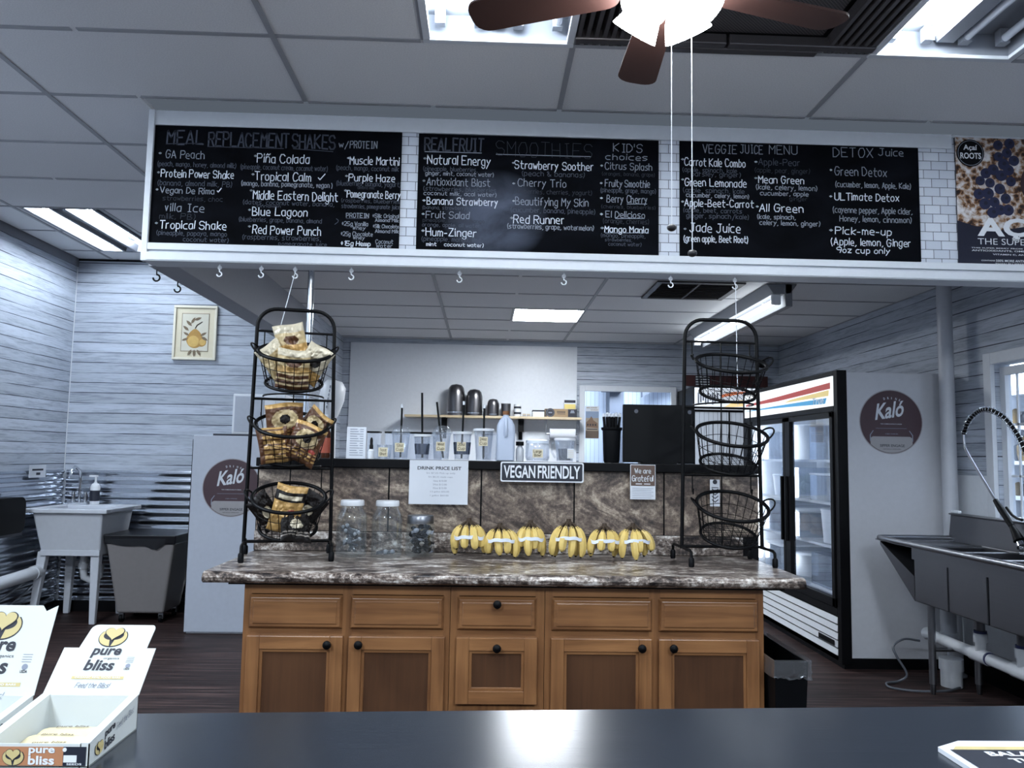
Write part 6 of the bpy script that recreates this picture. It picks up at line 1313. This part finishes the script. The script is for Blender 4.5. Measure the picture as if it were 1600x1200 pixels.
for j, z in enumerate((.540, .545, .552, .562, .580, .604, .610)):
    for (x, y) in ring:
        o_ = (rnd.uniform(.001, .006) if j < 5 else .003); cx, cy = 1.197, 3.375
        vs.append((x+math.copysign(o_, x-cx), y+math.copysign(o_, y-cy), z+rnd.uniform(-.006, .006)*(j < 5)))
b.add(vs, [(j*m_+i, j*m_+(i+1) % m_, (j+1)*m_+(i+1) % m_, (j+1)*m_+i) for j in range(6) for i in range(m_)])
b.build('bag', M['film'], t, smooth=80)
# three compartment sink
t = thing('steel_sink', 'long dull steel three bowl sink along the right wall', 'sink', (2.75, 4.2, 0))
SX0, SX1, SYA, SYB, SZ = 2.50, 3.03, 3.0, 5.10, .885
b = MB()
def pan(x0, x1, y0, y1, zb, th=.012):
    b.box(x0, x1, y0, y1, zb, zb+th).box(x0, x0+th, y0, y1, zb, SZ).box(x1-th, x1, y0, y1, zb, SZ).box(x0, x1, y0, y0+th, zb, SZ).box(x0, x1, y1-th, y1, zb, SZ)
for y0, y1 in ((4.41, 4.755), (4.06, 4.40), (3.70, 4.05), (3.05, 3.69)): pan(2.57, 2.99, y0, y1, .555)
b.build('bowls', M['dark_steel'], t, bevel=.012)
b = MB().box(2.56, 2.57, 3.05, 4.76, .80, SZ).box(2.575, 2.578, 4.395, 4.412, .56, SZ)
b.add([(2.52, 5.06, SZ-.01), (2.99, 5.06, SZ-.01), (2.99, 4.755, .80), (2.57, 4.755, .70), (2.52, 5.06, SZ-.03), (2.99, 5.06, SZ-.03), (2.99, 4.755, .55), (2.57, 4.755, .555)], [(0,1,2,3), (4,7,6,5), (0,4,5,1), (1,5,6,2), (3,2,6,7), (0,3,7,4)])
b.build('apron', M['dark_steel'], t)
b = MB().tube([(2.99, 5.085, SZ+.012), (2.56, 5.085, SZ+.012), (2.52, 5.07, SZ+.012), (2.505, 5.04, SZ+.012), (2.50, 4.8, SZ+.012), (2.50, 3.0, SZ+.012)], .0165, 10)
b.box(2.50, 2.58, 3.0, 5.08, SZ-.004, SZ+.004).box(2.55, 3.0, 5.04, 5.09, SZ-.004, SZ+.004).box(2.55, 2.99, 4.72, 5.06, SZ-.016, SZ-.008)
for y in (4.405, 4.055, 3.695): b.box(2.57, 2.99, y-.012, y+.012, SZ-.008, SZ)
b.build('rim', M['steel'], t, smooth=50)
MB().taper((2.985, 3.03, 3.0, 5.10), (3.005, 3.03, 3.0, 5.10), SZ-.01, 1.045).box(2.99, 3.06, 3.0, 5.10, 1.045, 1.055).build('splashback', M['dark_steel'], t, bevel=.004)
for x in (2.705, 2.985):
    for y in (4.825, 3.45):
        l = MB().cyl((x, y, .06), (x, y, .60), .021, n=16).build('leg', M['steel'], t, smooth=50); MB().lathe([(.012, 0), (.016, .03), (.016, .065)], (x, y, 0), 12).build('bullet_foot', M['dark_steel'], l, smooth=50)
MB().cyl((2.705, 4.825, .26), (2.985, 4.825, .26), .013, n=10).cyl((2.985, 4.825, .26), (2.985, 3.45, .26), .013, n=10).build('brace', M['steel'], t, smooth=50)
t = thing('sink_drain', 'white plastic drain piping with blue joints under the steel sink', 'pipe', (2.85, 4.4, .2))
MB().cyl((2.85, 5.13, .29), (2.85, 3.0, .265), .033, n=18).build('main_pipe', M['pvc'], t, smooth=50)
MB().lathe([(.001, 0), (.036, 0), (.04, .012), (.036, .03)], (0, 0, 0), 18, M=Matrix.Translation((2.85, 5.145, .29)) @ Matrix.Rotation(PI/2, 4, 'X')).build('end_cap', M['pvc'], t, smooth=50)
for y in (4.58, 4.22, 3.86):
    e = MB().cyl((2.85, y, .285), (2.85, y, .40), .03, n=16).cyl((2.85, y-.075, .284), (2.85, y+.075, .284), .040, n=16).cyl((2.85, y, .36), (2.85, y, .41), .038, n=16).build('tee', M['pvc'], t, smooth=50)
    MB().cyl((2.85, y, .41), (2.85, y, .425), .034, n=16).build('blue_joint', M['blue_pvc'], e, smooth=50); MB().cyl((2.85, y-.085, .284), (2.85, y-.075, .284), .037, n=16).build('blue_joint', M['blue_pvc'], e, smooth=50)
    MB().cyl((2.85, y, .425), (2.85, y, .556), .026, n=16).cyl((2.85, y, .51), (2.85, y, .556), .045, n=16).build('tailpiece', M['dark_steel'], e, smooth=50)
MB().cyl((2.90, 4.98, .30), (2.90, 4.98, .47), .046, n=18).cyl((2.90, 4.98, .28), (2.90, 4.98, .33), .055, n=18).cyl((2.90, 4.98, .47), (2.90, 4.98, .55), .05, n=18).build('grey_trap', mat('grey_pvc', (140, 144, 152), .4), t, smooth=50)
MB().cyl((2.92, 5.0, 0), (2.92, 5.0, .10), .062, n=20).cyl((2.92, 5.0, .10), (2.92, 5.0, .17), .070, n=20).build('floor_drain', M['pvc'], t, smooth=50)
# pre-rinse sprayer
t = thing('rinse_sprayer', 'sprung hose rinse sprayer arching over the steel sink', 'sprayer', (2.95, 4.2, 1.0))
def sm_path(pts, n=12):
    out = []
    P_ = [Vector(p) for p in pts]; P_ = [P_[0]*2-P_[1]] + P_ + [P_[-1]*2-P_[-2]]
    for i in range(1, len(P_)-2):
        for k in range(n):
            s = k/n; a, b_, c, d = P_[i-1:i+3]
            out.append(.5*((2*b_)+(c-a)*s+(2*a-5*b_+4*c-d)*s*s+(3*b_-a-3*c+d)*s**3))
    out.append(P_[-2]); return out
tag(MB().tube(sm_path([(2.93, 4.93, .010), (2.80, 4.86, .010), (2.62, 4.85, .010), (2.50, 4.92, .010), (2.52, 5.02, .010), (2.62, 5.06, .012), (2.66, 5.04, .06), (2.61, 5.06, .16), (2.60, 5.08, .22), (2.68, 5.10, .26), (2.78, 5.10, .25)], 6), .007, 8).build('water_hose', mat('grey_hose', (84, 88, 96), .4), smooth=60, loc=(2.7, 4.9, 0)), 'thin grey hose looped on the floor by the sink leg', 'hose')
XS = 2.95
arc = sm_path([(XS, 4.84, 1.555), (XS, 4.78, 1.635), (XS, 4.68, 1.685), (XS, 4.585, 1.690), (XS, 4.46, 1.645), (XS, 4.36, 1.56), (XS, 4.29, 1.46), (XS, 4.24, 1.33), (XS, 4.22, 1.18)])
MB().tube(arc, .011, 10).build('hose', M['black_plastic'], t, smooth=60)
tot = len(arc)-1; turns = 34; cp = []
for i in range(turns*8+1):
    f = i/(turns*8)*tot; k = min(int(f), tot-1); p = arc[k].lerp(arc[k+1], f-k); tg = (arc[k+1]-arc[k]).normalized(); n1 = Vector((1, 0, 0)); n2 = tg.cross(n1); a = 2*PI*i/8
    cp.append(p+(n1*math.cos(a)+n2*math.sin(a))*.018)
MB().tube(cp, .002, 5).build('spring', M['chrome'], t, smooth=70)
MB().tube(sm_path([(XS, 4.84, 1.555), (XS, 4.835, 1.50), (XS, 4.80, 1.43), (XS, 4.53, 1.14)]), .008, 10).build('feed_tube', M['steel'], t, smooth=60)
MB().tube([(XS, 4.555, 1.165), (XS, 4.50, 1.11), (XS, 4.42, 1.03)], [.014, .019, .016], 12).build('grip', M['black_plastic'], t, smooth=60)
MB().tube([(XS, 4.42, 1.03), (XS, 4.385, .99), (XS, 4.36, .955)], [.014, .022, .03], 14).build('spray_head', M['black_plastic'], t, smooth=60); MB().cyl((XS, 4.352, .945), (XS, 4.335, .925), .024, .03, n=16).build('spray_face', M['chrome'], t, smooth=50)
MB().tube([(XS, 4.46, 1.13), (XS, 4.41, 1.09), (XS, 4.37, 1.075), (XS, 4.33, 1.07)], .008, 8).build('lever', M['black_metal'], t, smooth=60)
MB().cyl((XS, 4.22, .89), (XS, 4.22, 1.20), .013, n=14).box(XS-.03, XS+.04, 4.12, 4.32, .885, .93).build('riser', M['chrome'], t, smooth=50)
tag(MB().box(2.995, 3.02, 5.0, 5.08, 1.056, 1.075).build('sponge', M['offwhite'], bevel=.006, loc=(3, 5.04, 1.056)), 'crumpled white cloth on the far end of the steel splashback', 'cloth')
# shelf of goods in the next shop, seen through the right window
t = thing('goods_shelf', 'white shelving seen through the right window', 'shelves', (4.45, 6.0, 0))
b = MB()
for z in (.85, 1.12, 1.40, 1.68, 1.96): b.box(4.25, 4.6, 5.0, 7.28, z-.03, z)
for y in (5.0, 5.72, 6.44, 7.26): b.box(4.25, 4.6, y-.015, y+.015, 0, 2.3)
b.build('frame', M['white'], t)
rnd = random.Random(21); dm = [mat('dark_goods', (26, 28, 34), .4), mat('amber_goods', (120, 98, 58), .4), mat('grey_goods', (112, 116, 124), .5), mat('clay_goods', (88, 72, 66), .5)]
LV = ('lowest', 'second', 'third', 'top')
for li, z in enumerate((.85, 1.12, 1.40, 1.68)):
    for k in range(9):
        y = 5.85+k*.155; r = rnd.uniform(.045, .068); h = rnd.uniform(.11, .21); m = dm[(li*3+k) % 4 if li != 1 else 1+(k % 2)*2 if k % 3 else 0]
        o = MB().lathe([(.001, 0), (r*.8, 0), (r, h*.3), (r, h*.6), (r*.45, h*.85), (r*.5, h), (.001, h)], (4.36, y, z+.001), 16).build('jar', m, smooth=50, loc=(4.36, y, z+.001))
        tag(o, 'small jar seen through the right window on the %s white shelf' % LV[li], 'jar', 'jars on the %s shelf beyond the window' % LV[li])

# ================================================================== FOREGROUND COUNTER
mb = MB(); FZ0 = .90
mb.prism([(-2.6, 1.39), (-.616, 1.501), (1.067, 1.582), (2.3, 1.642), (2.3, .72), (-2.6, .60)][::-1], (0, 0, FZ0), X_, Y_, .04)
t = thing('order_counter', 'dark slate order counter across the front', 'counter', (0, 1.1, 0))
mb.build('worktop', M['slate_top'], t, bevel=.004)
MB().prism([(-2.5, 1.37), (2.2, 1.61), (2.2, .78), (-2.5, .66)][::-1], (0, 0, .859), X_, Y_, .859).build('base_unit', M['black'], t)
def heart(cx, cz, w_, h): return [(cx+w_/2*16*math.sin(a)**3/16, cz+h/2*(13*math.cos(a)-5*math.cos(2*a)-2*math.cos(3*a)-math.cos(4*a))/15) for a in [-2*PI*i/40 for i in range(40)]]
card_ = mat('white_card', (196, 200, 198), .5, var=.02); creamb = mat('cream_print', (190, 174, 122), .6, var=.03); tanb = mat('tan_label', (170, 118, 84), .5)
def logo(b, O, U, V, N, cx, cz, s, cream_i, ink_i, off=.0006):      # cupped hands around a heart, cx,cz centre, s width
    O, U, V, N = Vector(O), Vector(U), Vector(V), Vector(N)
    def put(poly, i, k): b.prism(poly, O+N*(off*(k+1)), U, V, .0003, i)
    put([(cx+s*.53*math.cos(a), cz-s*.05+s*.42*math.sin(a)) for a in [math.radians(35)-math.radians(250)*i/24 for i in range(25)]][::-1], ink_i, 0)
    for sg in (-1, 1):
        o_ = [(cx+sg*s*.49*math.cos(a)+sg*s*.012, cz-s*.05+s*.38*math.sin(a)) for a in [math.radians(50)-math.radians(138)*i/12 for i in range(13)]]
        i_ = [(cx+sg*s*.34*math.cos(a)+sg*s*.03, cz+s*.02+s*.20*math.sin(a)) for a in [math.radians(40)-math.radians(120)*i/12 for i in range(13)]]
        poly = o_+i_[::-1]; put(poly if sg < 0 else poly[::-1], cream_i, 1)
    put(heart(cx, cz+s*.10, s*.72, s*.60), ink_i, 2); put(heart(cx, cz+s*.105, s*.66, s*.545), cream_i, 3)
def snack_box(label, x0, x1, y0, y1, lean, hv, tab, front=True):
    t = thing('snack_bar_box', label, 'display box', ((x0+x1)/2, (y0+y1)/2, FZ0), 0, 'white snack bar display boxes'); hf, hb_ = .034, .056; th = .0016
    b = MB().box(x0, x1, y0, y1, FZ0+.0005, FZ0+.002).box(x0, x1, y0, y0+th, FZ0, FZ0+hf)
    for xa, s in ((x0, 1), (x1, -1)):
        for k in range(2):
            xx = xa+s*k*.012*1.0; q = (xx, xx+s*th) if s > 0 else (xx+s*th, xx)
            b.add([(q[0], y0, FZ0), (q[1], y0, FZ0), (q[1], y1, FZ0), (q[0], y1, FZ0), (q[0], y0, FZ0+hf), (q[1], y0, FZ0+hf), (q[1], y1, FZ0+hb_), (q[0], y1, FZ0+hb_)], [(0,3,2,1), (4,5,6,7), (0,1,5,4), (2,3,7,6), (0,4,7,3), (1,2,6,5)])
        xa2 = xa+s*.0136; q = (min(xa, xa2), max(xa, xa2))
        b.add([(q[0], y0, FZ0+hf), (q[1], y0, FZ0+hf), (q[1], y1, FZ0+hb_), (q[0], y1, FZ0+hb_), (q[0], y0, FZ0+hf+th), (q[1], y0, FZ0+hf+th), (q[1], y1, FZ0+hb_+th), (q[0], y1, FZ0+hb_+th)], [(0,3,2,1), (4,5,6,7), (0,1,5,4), (2,3,7,6), (0,4,7,3), (1,2,6,5)])
    b.box(x0, x1, y1-th, y1, FZ0, FZ0+hb_)
    b.build('tray', card_, t)
    cx = (x0+x1)/2; V = Vector((0, math.cos(lean), math.sin(lean))); U = Vector((1, 0, 0)); Nn = U.cross(V); O = Vector((cx, y1, FZ0+hb_)); w2 = (x1-x0)/2
    if tab:
        s_ = hv*.655; poly = [(-w2, 0), (w2, 0), (w2, s_), (w2-.016, s_)] + [(w2-.020+.006*math.cos(a), hv-.008+.008*math.sin(a)) for a in [PI/2*i/5 for i in range(6)]] + [(-w2+.044+.012*math.cos(a), hv-.012+.012*math.sin(a)) for a in [PI/2+PI/2*i/5 for i in range(6)]] + [(-w2+.026, s_), (-w2, s_)]
    else:
        poly = [(-w2, 0), (w2, 0), (w2, hv), (w2-.018, hv-.010), (w2-.026, hv), (-w2, hv)]
    h_ = MB().prism(poly, O, U, V, .0016); d = h_.build('header_flap', card_, t)
    b = MB(); zz = hv*(.80 if tab else .76)
    P = lambda a, c: O+U*a+V*c+Nn*.0008
    k = .8 if tab else 1.0
    logo(b, O, U, V, Nn, -.002, zz+.004, .052*k*1.15, 0, 1)
    printed(b, 'pure', P(-.033*k-.002, zz-.050*k), U, V, .062*k, .024*k, 1, .03, .12); printed(b, 'organics', P(-.004, zz-.0545*k), U, V, .034*k, .0065*k, 1, .0, .1); printed(b, 'bliss', P(-.036*k-.002, zz-.080*k), U, V, .062*k, .026*k, 1, .03, .12)
    b.prism([(-.055*k, zz-.100*k), (.055*k, zz-.100*k), (.055*k, zz-.0935*k), (-.055*k, zz-.0935*k)], P(0, 0), U, V, .0003, 0)
    printed(b, 'ORGANIC REAL FOOD BARS', P(-.048*k, zz-.0985*k)+Nn*.0006, U, V, .096*k, .0035*k, 2, .01)
    hand(b, 'Feed the Bliss!', P(-.040*k, zz-.120*k), U, V+U*.25, .07*k, .011*k, .0010, 3)
    printed(b, 'USDA', P(.048*k, zz-.078*k), U, V, .012*k, .005*k, 1, .02); b.prism(disc(16, .005*k, .054*k, zz-.068*k), P(0, 0), U, V, .0003, 3)
    for q in range(4): b.prism([(.046*k, zz-.048*k-.004*k*q), (.062*k, zz-.048*k-.004*k*q), (.062*k, zz-.0472*k-.004*k*q), (.046*k, zz-.0472*k-.004*k*q)], P(0, 0), U, V, .0003, 3)
    b.build('print', [creamb, M['ink'], M['white'], M['ink_dim']], d)
    if front:
        b = MB(); y = y0-.0006; xl = x0+.006; xm = x1-.037
        b.box(xl, xm, y-.0006, y, FZ0+.003, FZ0+hf-.004, 0).box(xm, x1-.004, y-.0006, y, FZ0+.003, FZ0+hf-.004, 1)
        logo(b, (0, y-.0006, 0), X_, Z_, (0, -1, 0), xm-.072, FZ0+.017, .030, 2, 3)
        printed(b, 'pure', (xm-.050, y-.0015, FZ0+.018), X_, Z_, .038, .011, 4, .03); printed(b, 'bliss', (xm-.050, y-.0015, FZ0+.0045), X_, Z_, .038, .013, 4, .03)
        b.box(xm+.001, xm+.020, y-.0012, y-.0006, FZ0+.008, FZ0+.018, 4); printed(b, 'SEEDS', (xm+.006, y-.0015, FZ0+.0042), X_, Z_, .022, .0028, 4, .02); b.prism(disc(12, .003, xm+.002, FZ0+.026), (0, y-.0012, 0), X_, Z_, .0004, 4)
        b.build('front_label', [tanb, M['navy'], creamb, M['ink'], M['white']], t)
        b = MB(); Us = Vector((0, 1, 0)); Os = (x1+.0006, 0, 0); sl = Vector((0, math.cos(.13), math.sin(.13)))
        logo(b, (x1+.0004, 0, 0), (0, 1, 0), Z_, (1, 0, 0), y0+.030, FZ0+.020, .026, 0, 1)
        printed(b, 'pure', (x1+.001, y0+.048, FZ0+.0235), sl, Z_, .034, .012, 1, .03); printed(b, 'bliss', (x1+.001, y0+.048, FZ0+.008), sl, Z_, .034, .014, 1, .03); hand(b, 'Feed the Bliss!', (x1+.001, y0+.088, FZ0+.026), sl, Z_, .06, .010, .0009, 2)
        b.build('side_print', [creamb, M['ink'], M['ink_dim']], t)
snack_box('white snack bar box with short rounded header flap and tan front label', -.737, -.577, 1.252, 1.418, math.radians(45), .136, True)
snack_box('white snack bar box with taller header flap, at the far left of the counter', -.912, -.748, 1.245, 1.412, math.radians(66), .150, False)
wr = mat('cream_wrapper', (216, 204, 168), .35, var=.08)
for k, (x, y, a) in enumerate(((-.655, 1.300, .06), (-.66, 1.335, -.04), (-.655, 1.372, .03))):
    mb = MB(); vs = []; n = 14
    for i in range(n+1):
        u = i/n; e = max(0, 1-abs(2*u-1)**8)
        for j in range(6):
            v = j/5; z = .004+.012*e*math.sin(PI*v); vs.append((-.062+.124*u, -.016+.032*v, z))
    fs = [(i*6+j, i*6+j+1, (i+1)*6+j+1, (i+1)*6+j) for i in range(n) for j in range(5)]
    q = len(vs); mb.add(vs+[(x_, y_, 0) for x_, y_, z_ in vs], fs+[(b_+q, a_+q, d_+q, c_+q) for a_, b_, c_, d_ in fs])
    o = mb.build('snack_bar', wr, smooth=60); o.location = (x, y, FZ0+.0025); o.rotation_euler = (0, 0, a)
    tag(o, ('front', 'middle', 'rear')[k]+' cream wrapped snack bar lying in the nearer display box', 'snack bar', 'bars in the display box')
    b = MB(); printed(b, 'pure bliss', (-.03, -.006, .0172), X_, Y_, .05, .011, 0, .02); b.build('lettering', labink, o, world=False)
# lower right promotion card
t = thing('promo_card', 'black promotion card with white edge and cream strip, flat at the lower right', 'card', (.95, 1.27, FZ0))
zt = FZ0+.008
MB().prism([(.752, 1.333), (.752, 1.05), (1.25, 1.05), (1.25, 1.362), (.803, 1.362)], (0, 0, zt), X_, Y_, .0075).build('backing', M['white'], t)
MB().prism([(.766, 1.316), (.766, 1.06), (1.24, 1.06), (1.24, 1.334), (.782, 1.334)], (0, 0, zt+.0006), X_, Y_, .0005).build('cream_strip', creamb, t)
MB().prism([(.764, 1.318), (.764, 1.055), (1.245, 1.055), (1.245, 1.318)], (0, 0, zt+.0012), X_, Y_, .0005).build('black_field', M['navy'], t)
b = MB(); printed(b, 'BALANCED BY', (.812, 1.288, zt+.002), X_, Y_, .20, .020, 0, .04); printed(b, "THAT'S", (.832, 1.260, zt+.002), X_, Y_, .09, .020, 0, .04); printed(b, 'EASY', (.876, 1.232, zt+.002), X_, Y_, .07, .020, 0, .04); b.build('lettering', M['white'], t)
